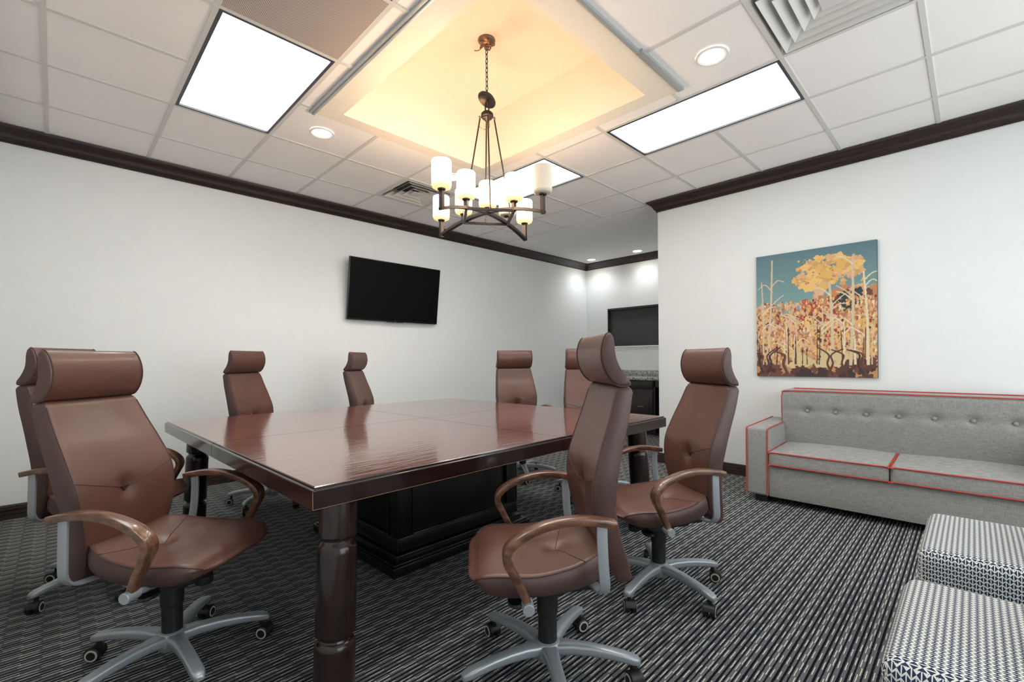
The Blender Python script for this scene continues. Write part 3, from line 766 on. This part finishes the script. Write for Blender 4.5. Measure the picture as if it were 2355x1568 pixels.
# ------------------------------------------------------------------ conference table
TCX, TCY, TR = 2.3954, 1.8135, 0.01906
def table():
    t_ = thing('conference_table', 'large square reddish mahogany conference table with turned legs', 'table', (TCX, TCY, 0), TR)
    A, B = 1.192, 1.213
    jx, jy = -0.005, 0.055
    for x0, x1, y0, y1 in ((-A, jx, -B, jy), (jx, A, -B, jy), (-A, jx, jy, B), (jx, A, jy, B)):
        def ring(ins, z):
            g = 0.0019
            def px(v, lim): 
                if abs(abs(v) - lim) < 1e-6: return math.copysign(lim - ins, v)
                return v
            xa = px(x0, A) + (g if x0 == jx else 0); xb = px(x1, A) - (g if x1 == jx else 0)
            ya = px(y0, B) + (g if y0 == jy else 0); yb = px(y1, B) - (g if y1 == jy else 0)
            return [(xa, ya, z), (xb, ya, z), (xb, yb, z), (xa, yb, z)]
        m = MB(); rr = [(0.002, 0.688), (0.0, 0.690), (0.0, 0.747), (0.002, 0.7495), (0.0090, 0.7520), (0.0095, 0.7575), (0.0125, 0.7602)]
        m.loft([ring(i, z) for i, z in rr], mi=1)
        m.bm.faces.ensure_lookup_table()
        for f in m.bm.faces:
            if f.calc_center_median().z > 0.759: f.material_index = 0
            f.smooth = False
        if x1 == A and y0 == -B:      # worn pale corner and lower edge
            m.tube([(A, -B, 0.691), (A, -B, 0.746)], 0.0009, 6, mi=2); m.tube([(A, -B, 0.6905), (A, jy, 0.6905)], 0.0006, 6, mi=2)
        m.build('tabletop_panel', [M_top, M_topedge, M_wear], t_, sharp=20)
    # turned legs, a little splayed
    prof = [(0.060, 0.0), (0.066, 0.006), (0.067, 0.015), (0.067, 0.188), (0.066, 0.200), (0.0615, 0.209), (0.0545, 0.214), (0.0520, 0.220), (0.0535, 0.226), (0.0620, 0.2295), (0.0655, 0.234), (0.066, 0.242), (0.066, 0.30), (0.0655, 0.50), (0.0645, 0.516), (0.060, 0.526), (0.0535, 0.532), (0.0505, 0.539), (0.0515, 0.546), (0.0600, 0.5500), (0.0635, 0.554), (0.064, 0.562), (0.064, 0.690)]
    for sx, sy in ((-1, -1), (1, -1), (1, 1), (-1, 1)):
        m = MB(); m.lathe([(r * 1.0, z - 0.69) for r, z in prof], 36)
        axis = Vector((sy, -sx, 0)).normalized()
        Mx = Matrix.Rotation(math.radians(5.6 if (sx, sy) == (1, -1) else 3.2), 4, axis)
        for v in m.bm.verts:
            if v.co.z > -0.6899: v.co = Mx @ v.co
            v.co.z = max(v.co.z, -0.69)
        lx, ly = (1.080, -1.075) if (sx, sy) == (1, -1) else (sx * 1.055, sy * 1.05)
        m.build('leg', M_legwood, t_, loc=(lx, ly, 0.69), sharp=30)
    # centre pedestal
    p = bpy.data.objects.new('pedestal', None)
    x0, x1, y0, y1 = -0.45, 0.42, -0.43, 0.50
    m = MB(); m.box(x0, x1, y0, y1, 0.10, 0.689, r=0.004)
    st = 0.085
    def panel_frame(a0, a1, z0, z1, mp):
        for (u0, u1, w0, w1) in ((a0, a1, z1 - 0.07, z1), (a0, a1, z0, z0 + 0.075), (a0, a0 + st, z0 + 0.075, z1 - 0.07), (a1 - st, a1, z0 + 0.075, z1 - 0.07)): mp(u0, u1, w0, w1, 0.012)
        i0, i1, k0, k1 = a0 + st, a1 - st, z0 + 0.075, z1 - 0.07
        e = 0.010
        for (u0, u1, w0, w1) in ((i0, i1, k1 - e, k1), (i0, i1, k0, k0 + e), (i0, i0 + e, k0, k1), (i1 - e, i1, k0, k1)): mp(u0, u1, w0, w1, 0.017)
    for ylo, sgn in ((y0, -1), (y1, 1)):
        def mp(u0, u1, w0, w1, d, ylo=ylo, sgn=sgn):
            m.box(u0, u1, min(ylo, ylo + sgn * d), max(ylo, ylo + sgn * d), w0, w1, r=0.003, seg=2)
        panel_frame(x0 - 0.012, x1 + 0.012, 0.10, 0.689, mp)
    ym = (y0 + y1) / 2
    for xlo, sgn in ((x0, -1), (x1, 1)):
        def mp2(u0, u1, w0, w1, d, xlo=xlo, sgn=sgn):
            m.box(min(xlo, xlo + sgn * d), max(xlo, xlo + sgn * d), u0, u1, w0, w1, r=0.003, seg=2)
        panel_frame(y0, y1, 0.10, 0.689, mp2)
    o = m.build('pedestal', M_pedestal, t_)
    m = MB()
    for e, z0, z1 in ((0.075, 0.0, 0.052), (0.063, 0.052, 0.062), (0.030, 0.062, 0.090)):
        m.box(x0 - e, x1 + e, y0 - e, y1 + e, z0, z1, r=0.004)
    m.build('plinth', M_pedestal, t_)
table()

# ------------------------------------------------------------------ office chair
def chair_proto():
    t_ = thing('office_chair', 'x', 'chair')
    # ---- backrest (local origin at z=0.45)
    OZ = 0.45
    fr = [(0.415, -0.208), (0.47, -0.178), (0.55, -0.150), (0.65, -0.134), (0.745, -0.138), (0.84, -0.168), (0.95, -0.212), (1.045, -0.246)]
    bk = [(0.40, -0.268), (0.47, -0.250), (0.55, -0.228), (0.65, -0.214), (0.76, -0.226), (0.85, -0.250), (0.95, -0.282), (1.045, -0.306)]
    wd = [(0.40, 0.152), (0.50, 0.180), (0.62, 0.203), (0.755, 0.2145), (0.85, 0.208), (0.95, 0.197), (1.045, 0.185)]
    def dimple(x, z):
        d = math.hypot(x / 0.8, (z - 0.695)); return -0.022 * math.exp(-(d / 0.035) ** 2) - 0.006 * math.exp(-(d / 0.09) ** 2)
    zs = [0.402 + (1.032 - 0.402) * i / 44 for i in range(45)]
    rings = []; NX = 25
    def ring_at(z, sx=1.0, sd=1.0):
        f, k, h = interp(fr, z), interp(bk, z), interp(wd, z) * sx
        mid = (f + k) / 2; f = mid + (f - mid) * sd; k = mid + (k - mid) * sd
        R = min(0.012, (f - k) * 0.30); ring = []
        for i in range(NX):                    # front face
            x = -h + R * 0.8 + (2 * h - 2 * R * 0.8) * i / (NX - 1)
            ring.append((x, f - 0.010 * (1 - (x / h) ** 2) + dimple(x, z) * (1 if sd > 0.9 else 0), z))
        for a in (60, 25, -25, -60): ring.append((h - R + R * math.cos(math.radians(a)) * 1.0, (f - R if a > 0 else k + R) + R * math.sin(math.radians(a)), z))
        for i in range(6):
            x = h - R - (2 * h - 2 * R) * i / 5; ring.append((x, k - 0.012 * (1 - (x / h) ** 2), z))
        for a in (240, 205, 155, 120): ring.append((-h + R + R * math.cos(math.radians(a)), (k + R if a > 180 else f - R) + R * math.sin(math.radians(a)), z))
        return ring
    for dz, sx, sd in ((-0.0215, 0.86, 0.35), (-0.0195, 0.93, 0.62), (-0.013, 0.98, 0.85)):
        r_ = ring_at(zs[0], sx, sd); rings.append([(x, y, z + dz) for x, y, z in r_])
    rings += [ring_at(z) for z in zs]
    for dz, sx, sd in ((0.010, 0.992, 0.90), (0.018, 0.97, 0.70), (0.023, 0.94, 0.42), (0.025, 0.91, 0.15)):
        r_ = ring_at(zs[-1], sx, sd); rings.append([(x, y, z + dz) for x, y, z in r_])
    m = MB(); m.loft([[(x, y, z - OZ) for x, y, z in r] for r in rings])
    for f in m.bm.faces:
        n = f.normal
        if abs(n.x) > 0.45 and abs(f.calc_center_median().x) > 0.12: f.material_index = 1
    # seams: V line, piping
    def fs(x, z): return interp(fr, z) - 0.010 * (1 - (x / interp(wd, z)) ** 2) + dimple(x, z)
    for s in (-1, 1):
        pts = []
        for i in range(15):
            u = i / 14; x = s * (0.020 + (0.2075 - 0.020) * u); z = 0.700 + 0.060 * u
            pts.append((x, fs(x, z) + 0.0004, z - OZ))
        m.tube(pts, 0.0013, 6, mi=2)
        pts = []
        for i in range(40):
            z = 0.41 + 0.622 * i / 39; h = interp(wd, z); pts.append((s * (h - 0.0065), interp(fr, z) - 0.0012, z - OZ))
        m.tube(pts, 0.0024, 6, mi=1)
    m.loft([[(-0.019, fs(0, 0.700) + 0.012, 0.703 - OZ), (0.019, fs(0, 0.700) + 0.012, 0.703 - OZ), (0.0, fs(0, 0.686) + 0.004, 0.682 - OZ)],
            [(-0.019, fs(0, 0.70) - 0.006, 0.703 - OZ), (0.019, fs(0, 0.70) - 0.006, 0.703 - OZ), (0.0, fs(0, 0.69) - 0.006, 0.684 - OZ)]], mi=2)
    back = m.build('backrest', [M_leather, M_leather_side, M_seam], t_, loc=(0, 0, OZ), sharp=50)
    # ---- headrest
    pr = [(-0.247, 1.060), (-0.226, 1.083), (-0.210, 1.115), (-0.203, 1.150), (-0.204, 1.180), (-0.211, 1.208), (-0.221, 1.228), (-0.232, 1.237), (-0.243, 1.229), (-0.248, 1.205), (-0.249, 1.175), (-0.253, 1.145), (-0.264, 1.115), (-0.280, 1.086), (-0.294, 1.067), (-0.292, 1.057), (-0.268, 1.055)]
    prc = catmull([(a, c, 0) for a, c in pr + [pr[0]]], 3)[:-1]
    cy_ = sum(p.x for p in prc) / len(prc); cz_ = sum(p.y for p in prc) / len(prc)
    rings = []
    H = 0.190
    for x, s in [(-H, 0.86), (-H + 0.002, 0.94), (-H + 0.006, 0.98), (-H + 0.012, 1.0)] + [(-H + 0.012 + (2 * H - 0.024) * i / 10, 1) for i in range(1, 10)] + [(H - 0.012, 1), (H - 0.006, 0.98), (H - 0.002, 0.94), (H, 0.86)]:
        cv = 0.003 * (1 - (x / H) ** 2)
        rings.append([(x, cy_ + (p.x - cy_) * s - cv, cz_ + (p.y - cz_) * s - OZ) for p in prc])
    m = MB(); m.loft(rings)
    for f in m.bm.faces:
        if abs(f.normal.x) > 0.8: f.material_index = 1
    for s in (-1, 1):
        pts = [(s * (H - 0.009), p.x + (0.0008 if p.x > cy_ else -0.0008), p.y - OZ) for p in prc] ; pts.append(pts[0])
        m.tube(pts, 0.0020, 6, mi=1)
    m.build('headrest', [M_leather, M_leather_side], t_, loc=(0, 0, OZ), sharp=50)
    # ---- seat
    sw = [(-0.205, 0.125), (-0.17, 0.165), (-0.10, 0.205), (0.0, 0.232), (0.10, 0.242), (0.18, 0.238), (0.225, 0.228), (0.252, 0.208), (0.268, 0.182)]
    st = [(-0.205, 0.502), (-0.16, 0.506), (-0.05, 0.480), (0.06, 0.468), (0.15, 0.474), (0.21, 0.476), (0.25, 0.464), (0.268, 0.448)]
    sb = [(-0.205, 0.445), (-0.15, 0.418), (0.0, 0.402), (0.12, 0.400), (0.20, 0.405), (0.268, 0.428)]
    ys_ = [-0.205 + 0.473 * i / 40 for i in range(41)]
    def pk(x, y):
        d = math.hypot(x, y + 0.03); return -0.014 * math.exp(-(d / 0.035) ** 2) - 0.004 * math.exp(-(d / 0.10) ** 2)
    def top(x, y, h): return interp(st, y) + pk(x, y) + 0.012 * (abs(x) / h) ** 2 * (1 - max(0, y) / 0.3)
    rings = []
    def sring(y, k=1.0, kz=1.0):
        h, zt, zb_ = interp(sw, y) * k, 0, interp(sb, y)
        ring = []; R = 0.010
        for i in range(25):
            x = -h + R + (2 * h - 2 * R) * i / 24; ring.append([x, y, top(x, y, h)])
        ze = top(h, y, h)
        ring += [[h - 0.002, y, ze - 0.007], [h + 0.003, y, (ze + zb_) / 2 + 0.01], [h, y, zb_ + 0.022], [h - 0.014, y, zb_ + 0.006], [h - 0.04, y, zb_]]
        for i in range(5): ring.append([(h - 0.06) * (1 - 2 * i / 4), y, zb_ - 0.002])
        ring += [[-h + 0.04, y, zb_], [-h + 0.014, y, zb_ + 0.006], [-h, y, zb_ + 0.022], [-h - 0.003, y, (ze + zb_) / 2 + 0.01], [-h + 0.002, y, ze - 0.007]]
        if kz != 1.0:
            mz = (interp(st, y) + zb_) / 2
            for p in ring: p[2] = mz + (p[2] - mz) * kz
        return ring
    for dy, k, kz in ((-0.010, 0.88, 0.5), (-0.006, 0.95, 0.8)):
        rings.append([(x, y + dy, z) for x, y, z in sring(ys_[0], k, kz)])
    rings += [[tuple(p) for p in sring(y)] for y in ys_]
    for dy, k, kz in ((0.008, 0.93, 0.88), (0.015, 0.82, 0.66), (0.019, 0.66, 0.4), (0.020, 0.5, 0.2)):
        rings.append([(x, y + dy, z) for x, y, z in sring(ys_[-1], k, kz)])
    m = MB(); m.loft(rings)
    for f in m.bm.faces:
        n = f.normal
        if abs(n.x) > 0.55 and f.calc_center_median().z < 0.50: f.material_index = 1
    for s in (-1, 1):
        pts = []
        for i in range(14):
            u = i / 13; x = s * 0.205 * u; y = -0.03 - 0.065 * u; pts.append((x, y, top(x, y, interp(sw, y)) + 0.0004))
        m.tube(pts, 0.0013, 6, mi=2)
        pts = []
        for i in range(40):
            y = -0.19 + 0.456 * i / 39; h = interp(sw, y); pts.append((s * (h - 0.004), y, top(h, y, h) - 0.003))
        m.tube(pts, 0.0022, 6, mi=1)
    m.build('seat', [M_leather, M_leather_side, M_seam], t_, sharp=50)
    # ---- armrests
    for s in (-1, 1):
        path = catmull([(s * 0.287, -0.168, 0.652), (s * 0.288, -0.10, 0.664), (s * 0.289, -0.03, 0.667), (s * 0.290, 0.045, 0.655), (s * 0.291, 0.115, 0.628), (s * 0.291, 0.158, 0.594), (s * 0.291, 0.168, 0.560), (s * 0.290, 0.152, 0.522), (s * 0.288, 0.128, 0.475), (s * 0.286, 0.106, 0.425)], 5)
        n = len(path); sc = []
        for i in range(n):
            u = i / (n - 1); sc.append(((1.0 + 0.22 * math.exp(-((u - 0.55) / 0.16) ** 2) - 0.22 * max(0, (u - 0.7) / 0.3)), 1.0 + 0.12 * math.exp(-((u - 0.6) / 0.12) ** 2)))
        # keep the wide axis along x: build rings by hand
        sec = rrect(0.0225, 0.0120, 0.005, 2); rings = []
        for i, p in enumerate(path):
            tg = (path[min(i + 1, n - 1)] - path[max(i - 1, 0)]).normalized(); ax_ = Vector((1, 0, 0)); nn = ax_.cross(tg).normalized()
            rings.append([p + ax_ * q[0] * sc[i][0] + nn * q[1] * sc[i][1] for q in sec])
        m = MB(); m.loft(rings); arm = m.build('armrest', M_armwood, t_, sharp=40)
        # strap bracket
        path = catmull([(s * 0.286, -0.128, 0.655), (s * 0.288, -0.128, 0.60), (s * 0.286, -0.132, 0.52), (s * 0.280, -0.138, 0.462), (s * 0.264, -0.139, 0.434), (s * 0.235, -0.138, 0.418), (s * 0.17, -0.13, 0.410), (s * 0.09, -0.10, 0.402)], 5)
        rings = []; n = len(path)
        for i, p in enumerate(path):
            tg = (path[min(i + 1, n - 1)] - path[max(i - 1, 0)]).normalized(); ay_ = Vector((0, 1, 0)); nn = ay_.cross(tg).normalized()
            rings.append([p + ay_ * q[0] + nn * q[1] for q in rrect(0.0165, 0.0045, 0.002, 2)])
        m = MB(); m.loft(rings); m.build('arm_bracket', M_alu2, t_, sharp=40)
        m = MB(); Mx = Matrix.Translation((s * 0.292, 0.104, 0.412)) @ Matrix.Rotation(PI / 2, 4, 'Y')
        m.lathe([(0.0165, -0.026), (0.018, -0.024), (0.018, 0.024), (0.0165, 0.026)], 20, M=Mx)
        m.tube([(s * 0.27, 0.104, 0.410), (s * 0.20, 0.095, 0.398), (s * 0.07, 0.07, 0.375)], 0.010, 10)
        m.build('arm_bolt', M_alu2, t_)
    # ---- mechanism
    m = MB(); m.box(-0.10, 0.10, -0.12, 0.16, 0.345, 0.404, r=0.018); m.box(-0.17, 0.17, -0.14, 0.19, 0.390, 0.408, r=0.005)
    m.box(-0.062, 0.062, -0.06, 0.10, 0.312, 0.360, r=0.018)
    m.build('tilt_mechanism', M_black2, t_)
    m = MB(); m.lathe([(0.026, 0.0), (0.030, 0.006), (0.030, 0.03), (0.024, 0.035)], 20, M=Matrix.Translation((0.0, 0.130, 0.312))); m.build('tension_knob', M_black, t_)
    m = MB(); m.tube([(0.06, 0.05, 0.36), (0.15, 0.06, 0.352)], 0.006, 8); m.lathe([(0.004, -0.006), (0.030, -0.006), (0.034, 0.0), (0.030, 0.006), (0.004, 0.006)], 20, M=Matrix.Translation((0.175, 0.062, 0.350)) @ Matrix.Diagonal((1.2, 0.75, 1, 1))); m.build('height_lever', M_black, t_)
    m = MB(); m.tube([(-0.06, 0.09, 0.362), (-0.12, 0.12, 0.356)], 0.006, 8); m.lathe([(0.004, -0.006), (0.030, -0.006), (0.034, 0.0), (0.030, 0.006), (0.004, 0.006)], 20, M=Matrix.Translation((-0.145, 0.130, 0.352)) @ Matrix.Diagonal((1.2, 0.8, 1, 1))); m.build('tilt_lever', M_black, t_)
    m = MB(); m.lathe([(0.034, 0.10), (0.0345, 0.225), (0.0385, 0.230), (0.039, 0.335), (0.034, 0.340)], 28); m.build('gas_column', M_black, t_)
    # ---- five-star base
    base_ = bpy.data.objects.new('star_base', None)
    m = MB(); m.lathe([(0.030, 0.062), (0.046, 0.064), (0.055, 0.085), (0.053, 0.108), (0.044, 0.124), (0.036, 0.128)], 30)
    for k in range(5):
        M = Matrix.Rotation(2 * PI * k / 5, 4, 'Z'); rings = []
        for r, z, hw, hh in ((0.020, 0.100, 0.030, 0.020), (0.050, 0.104, 0.030, 0.020), (0.09, 0.107, 0.0245, 0.019), (0.15, 0.107, 0.0225, 0.018), (0.21, 0.103, 0.0215, 0.0165), (0.27, 0.095, 0.0215, 0.0150), (0.305, 0.088, 0.0215, 0.0140), (0.322, 0.084, 0.018, 0.012), (0.331, 0.081, 0.011, 0.008)):
            rings.append([(r, q[0], z + q[1]) for q in [(a, c * (1.0 if c > 0 else 1.0)) for a, c in rrect(hw, hh, min(hw, hh) * 0.62, 3)]])
        m.loft(rings, M=M)
    sb_ = m.build('star_base', M_alu, t_, sharp=50)
    for k in range(5):
        a = 2 * PI * k / 5; off = 0.5 + 1.7 * k
        c = bpy.data.meshes.new('c')
        m = MB()
        M = Matrix.Translation((0.302 * math.cos(a), 0.302 * math.sin(a), 0)) @ Matrix.Rotation(off, 4, 'Z')
        m.lathe([(0.009, 0.045), (0.009, 0.078)], 10, M=M)
        def wheel(x0, x1, r0, mi): 
            m.lathe([(r0 * 0.86, x0), (r0, x0 + 0.003), (r0, x1 - 0.003), (r0 * 0.86, x1)], 24, mi=mi, M=M @ Matrix.Translation((0, -0.014, 0.0272)) @ Matrix.Rotation(PI / 2, 4, 'Y'))
        wheel(-0.0265, -0.006, 0.0270, 0); wheel(0.006, 0.0265, 0.0270, 0)
        wheel(-0.0275, -0.018, 0.0245, 1); wheel(0.018, 0.0275, 0.0245, 1)
        wheel(-0.0285, -0.02, 0.0175, 0); wheel(0.02, 0.0285, 0.0175, 0)
        hood = [[(x, -0.014 + 0.030 * math.cos(b_), 0.0272 + 0.030 * math.sin(b_)) for b_ in [math.radians(10 + 160 * i / 12) for i in range(13)]] + [(x, -0.014 + 0.024 * math.cos(b_), 0.0272 + 0.024 * math.sin(b_)) for b_ in [math.radians(170 - 160 * i / 12) for i in range(13)]] for x in (-0.022, -0.0195, 0.0195, 0.022)]
        m.loft(hood, M=M)
        m.build('caster', [M_black, M_cream], sb_, sharp=40)
        bpy.data.meshes.remove(c)
    return t_
proto = chair_proto()
CH = [  # x, y, facing, lift, back tilt, base rotation, label
 (2.879, 0.372, -0.839, -0.004, 0.107, 5, 'brown leather office chair nearest the camera on the left, at the table corner'),
 (1.858, 0.263, -0.702, -0.006, -0.010, 7, 'brown leather office chair half hidden behind the nearest left chair'),
 (0.985, 1.315, -0.926, 0.004, -0.028, 20, 'brown leather office chair by the left wall, directly left of the television'),
 (0.850, 2.360, -0.854, 0.003, -0.023, 40, 'brown leather office chair by the left wall, below the television'),
 (1.895, 3.352, 4.240, 0.018, -0.002, -38, 'brown leather office chair at the far table edge, left of the pair there'),
 (2.775, 3.300, 3.980, 0.012, -0.023, -17, 'brown leather office chair at the far table edge, partly behind the tallest chair'),
 (3.953, 1.338, 2.438, -0.006, -0.062, 34, 'brown leather office chair nearest on the right, seen nearly side-on'),
 (3.932, 2.226, 2.535, -0.018, 0.048, -16, 'brown leather office chair between the table and the grey sofa'),
]
PIX = [(1, 0), (2, 0), (3, 0), (4, 0), (5, 0), (6, 0), (7, 0)]
roots = [proto] + [copy_tree(proto) for _ in CH[1:]]
for k, (o, (x, y, r, dz, tl, br, lab)) in enumerate(zip(roots, CH)):
    o.location = (x, y, 0); o.rotation_euler = (0, 0, r); o['label'] = lab; o['category'] = 'chair'; o['group'] = 'office chairs around the conference table'
    for c in [q for q in bpy.data.objects if q.parent == o]:
        n = c.name.split('.')[0]
        if n in ('backrest', 'headrest'):
            c.rotation_euler = (tl, 0, 0); c.location.z = 0.45 + dz
        elif n == 'star_base': c.rotation_euler = (0, 0, math.radians(br) - r)
        elif n != 'gas_column': c.location.z = dz

# ------------------------------------------------------------------ sofa
def sofa():
    X0, X1, Y0, Y1 = 3.745, 5.575, 4.07, 4.83
    t_ = thing('sofa', 'grey linen sofa with red piping and buttoned back under the painting', 'sofa', (X0, Y0, 0))
    Wd, D = X1 - X0, Y1 - Y0; aw = 0.165
    Lp = MB.tube
    def arm(xa, xb):
        m = MB(); m.box(xa, xb, 0, D - 0.02, 0.055, 0.59, r=0.022, seg=4)
        for v in m.bm.verts:       # top slopes a little up to the back, sides belly out
            if v.co.z > 0.4: v.co.z += 0.0 + 0.025 * (v.co.y / D)
        o = m.build('arm', M_linen, t_, sharp=60)
        p = MB()
        for x in (xa + 0.004, xb - 0.004):
            p.tube(catmull([(x, -0.002, 0.06), (x, -0.003, 0.30), (x, -0.002, 0.56), (x, 0.012, 0.588), (x, 0.05, 0.594), (x, D / 2, 0.605), (x, D - 0.06, 0.615)], 6), 0.0048, 8)
        p.build('arm_piping', M_red, o)
    arm(0, aw); arm(Wd - aw, Wd)
    m = MB(); m.box(aw, Wd - aw, 0.012, D - 0.1, 0.055, 0.305, r=0.008, seg=2); m.build('base_front', M_linen, t_)
    # seat cushions
    cw = (Wd - 2 * aw) / 2
    for k in range(2):
        x0, x1 = aw + k * cw + 0.003, aw + (k + 1) * cw - 0.003
        m = MB(); m.box(x0, x1, -0.012, 0.56, 0.303, 0.415, r=0.020, seg=4)
        bmesh.ops.subdivide_edges(m.bm, edges=[e for e in m.bm.edges if e.calc_length() > 0.2], cuts=6, use_grid_fill=True)
        for v in m.bm.verts:
            u = (v.co.x - x0) / (x1 - x0); w_ = (v.co.y + 0.012) / 0.572
            if v.co.z > 0.37: v.co.z += 0.022 * math.sin(PI * min(1, max(0, u))) * math.sin(PI * min(1, max(0, w_))) + 0.02 * w_
            elif v.co.y < 0.02: v.co.y -= 0.008 * math.sin(PI * min(1, max(0, u)))
        o = m.build('seat_cushion', M_linen, t_, sharp=60)
        p = MB()
        for z, i in ((0.402, 0.004), (0.312, 0.006)):
            zz = lambda y, z=z: z + (0.02 * (y + 0.012) / 0.572 if z > 0.35 else 0)
            pts = []
            c_ = 0.02; ya, yb = -0.012, 0.56
            loop = [(x0 + c_, ya), ((x0 + x1) / 2, ya - 0.006), (x1 - c_, ya), (x1 - 0.004, ya + c_), (x1 - 0.001, yb - c_), (x1 - c_, yb), (x0 + c_, yb), (x0 + 0.001, yb - c_), (x0 + 0.004, ya + c_), (x0 + c_, ya)]
            p.tube(catmull([(x, y, zz(y) + (0.008 if z > 0.35 else 0)) for x, y in loop], 5), 0.0048, 8)
        p.build('cushion_piping', M_red, o)
    # back
    bx0, bx1 = aw - 0.012, Wd - aw + 0.012
    btn = [4.081 - X0 + 0.1966 * k for k in range(7)]
    m = MB(); nx_, nz2 = 90, 26
    def yfr(z): return 0.485 - 0.055 * max(0, (z - 0.42)) / 0.46
    def front(u, v):
        x = bx0 + (bx1 - bx0) * u; z = 0.38 + (0.862 - 0.38) * v
        y = yfr(z) - 0.018 * math.sin(PI * min(1, max(0, v))) ** 0.7
        for bxx in btn:
            d = math.hypot(x - bxx, (z - 0.712) * 1.2); y += 0.026 * math.exp(-(d / 0.035) ** 2)
        y += 0.005 * math.exp(-((z - 0.712) / 0.02) ** 2)
        return (x, y, z)
    rings = []
    for j in range(nz2 + 1):
        v = j / nz2; z = 0.38 + 0.482 * v
        row = [front(i / nx_, v) for i in range(nx_ + 1)]
        rings.append([(bx0 - 0.004, 0.60, z)] + [(bx0 - 0.004, yfr(z) + 0.03, z)] + row + [(bx1 + 0.004, yfr(z) + 0.03, z), (bx1 + 0.004, 0.60, z), (bx1, D - 0.03, z), (bx0, D - 0.03, z)])
    zt = 0.880
    rt = [(p[0] * 0.995 + 0.005 * (bx0 + bx1) / 2, p[1] + (0.02 if p[1] < 0.6 else -0.005), zt) for p in rings[-1]]
    rings.append(rt); m.loft(rings); o = m.build('backrest', M_linen, t_, sharp=60)
    p = MB()
    yf = yfr(0.87) + 0.0
    p.tube(catmull([(bx0 + 0.002, yfr(0.40) - 0.002, 0.44), (bx0 - 0.006, yfr(0.6), 0.60), (bx0 - 0.004, yfr(0.8), 0.80), (bx0 + 0.004, yf, 0.852), (bx0 + 0.03, yf, 0.874), (bx0 + 0.3, yf, 0.878), (bx1 - 0.3, yf, 0.878), (bx1 - 0.03, yf, 0.874), (bx1 - 0.004, yf, 0.852), (bx1 + 0.006, yfr(0.6), 0.60), (bx1, yfr(0.4), 0.44)], 8), 0.0048, 8)
    p.tube([(bx0 + 0.02, D - 0.04, 0.884), (bx1 - 0.02, D - 0.04, 0.884)], 0.0045, 8)
    p.build('back_piping', M_red, o)
    for bxx in btn:
        m = MB(); m.lathe([(0.003, 0.0085), (0.008, 0.007), (0.0125, 0.002), (0.013, -0.006)], 16, M=Matrix.Translation((bxx, yfr(0.712) - 0.001, 0.712)) @ Matrix.Rotation(PI / 2, 4, 'X')); m.build('button', M_linen, o)
    for x in (0.10, Wd - 0.10):
        for y in (0.08, D - 0.1):
            m = MB(); m.box(x - 0.045, x + 0.045, y - 0.04, y + 0.04, 0.0, 0.056, r=0.004); m.build('foot', M_black, t_)
sofa()

# ------------------------------------------------------------------ patterned armless chairs
def accent(y0, y1, x0, label, rz=0.0):
    cx_, cy_ = x0 + 0.32, (y0 + y1) / 2; hy = (y1 - y0) / 2
    t_ = thing('armless_chair', label, 'chair', (cx_, cy_, 0), rz, 'blue zigzag armless chairs')
    m = MB(); m.box(-0.32, 0.22, -hy, hy, 0.16, 0.452, r=0.038, seg=5)
    bmesh.ops.subdivide_edges(m.bm, edges=[e for e in m.bm.edges if e.calc_length() > 0.2], cuts=5, use_grid_fill=True)
    for v in m.bm.verts:
        if v.co.z > 0.44: v.co.z += 0.012 * max(0, math.cos(v.co.x / 0.32 * 1.2)) * max(0, math.cos(v.co.y / hy * 1.3))
    m.build('seat', M_zig, t_, sharp=70)
    m = MB(); m.box(0.20, 0.36, -hy, hy, 0.16, 0.86, r=0.04, seg=5); m.build('backrest', M_zig, t_, sharp=70)
    for x in (-0.27, 0.30):
        for y in (-hy + 0.06, hy - 0.06):
            m = MB(); m.lathe([(0.014, 0.0), (0.022, 0.165)], 14); m.build('leg', M_black, t_, loc=(x, y, 0))
accent(1.425, 2.010, 4.905, 'blue and white zigzag armless chair at the bottom right corner')
accent(2.300, 2.885, 4.915, 'blue and white zigzag armless chair nearer the sofa')
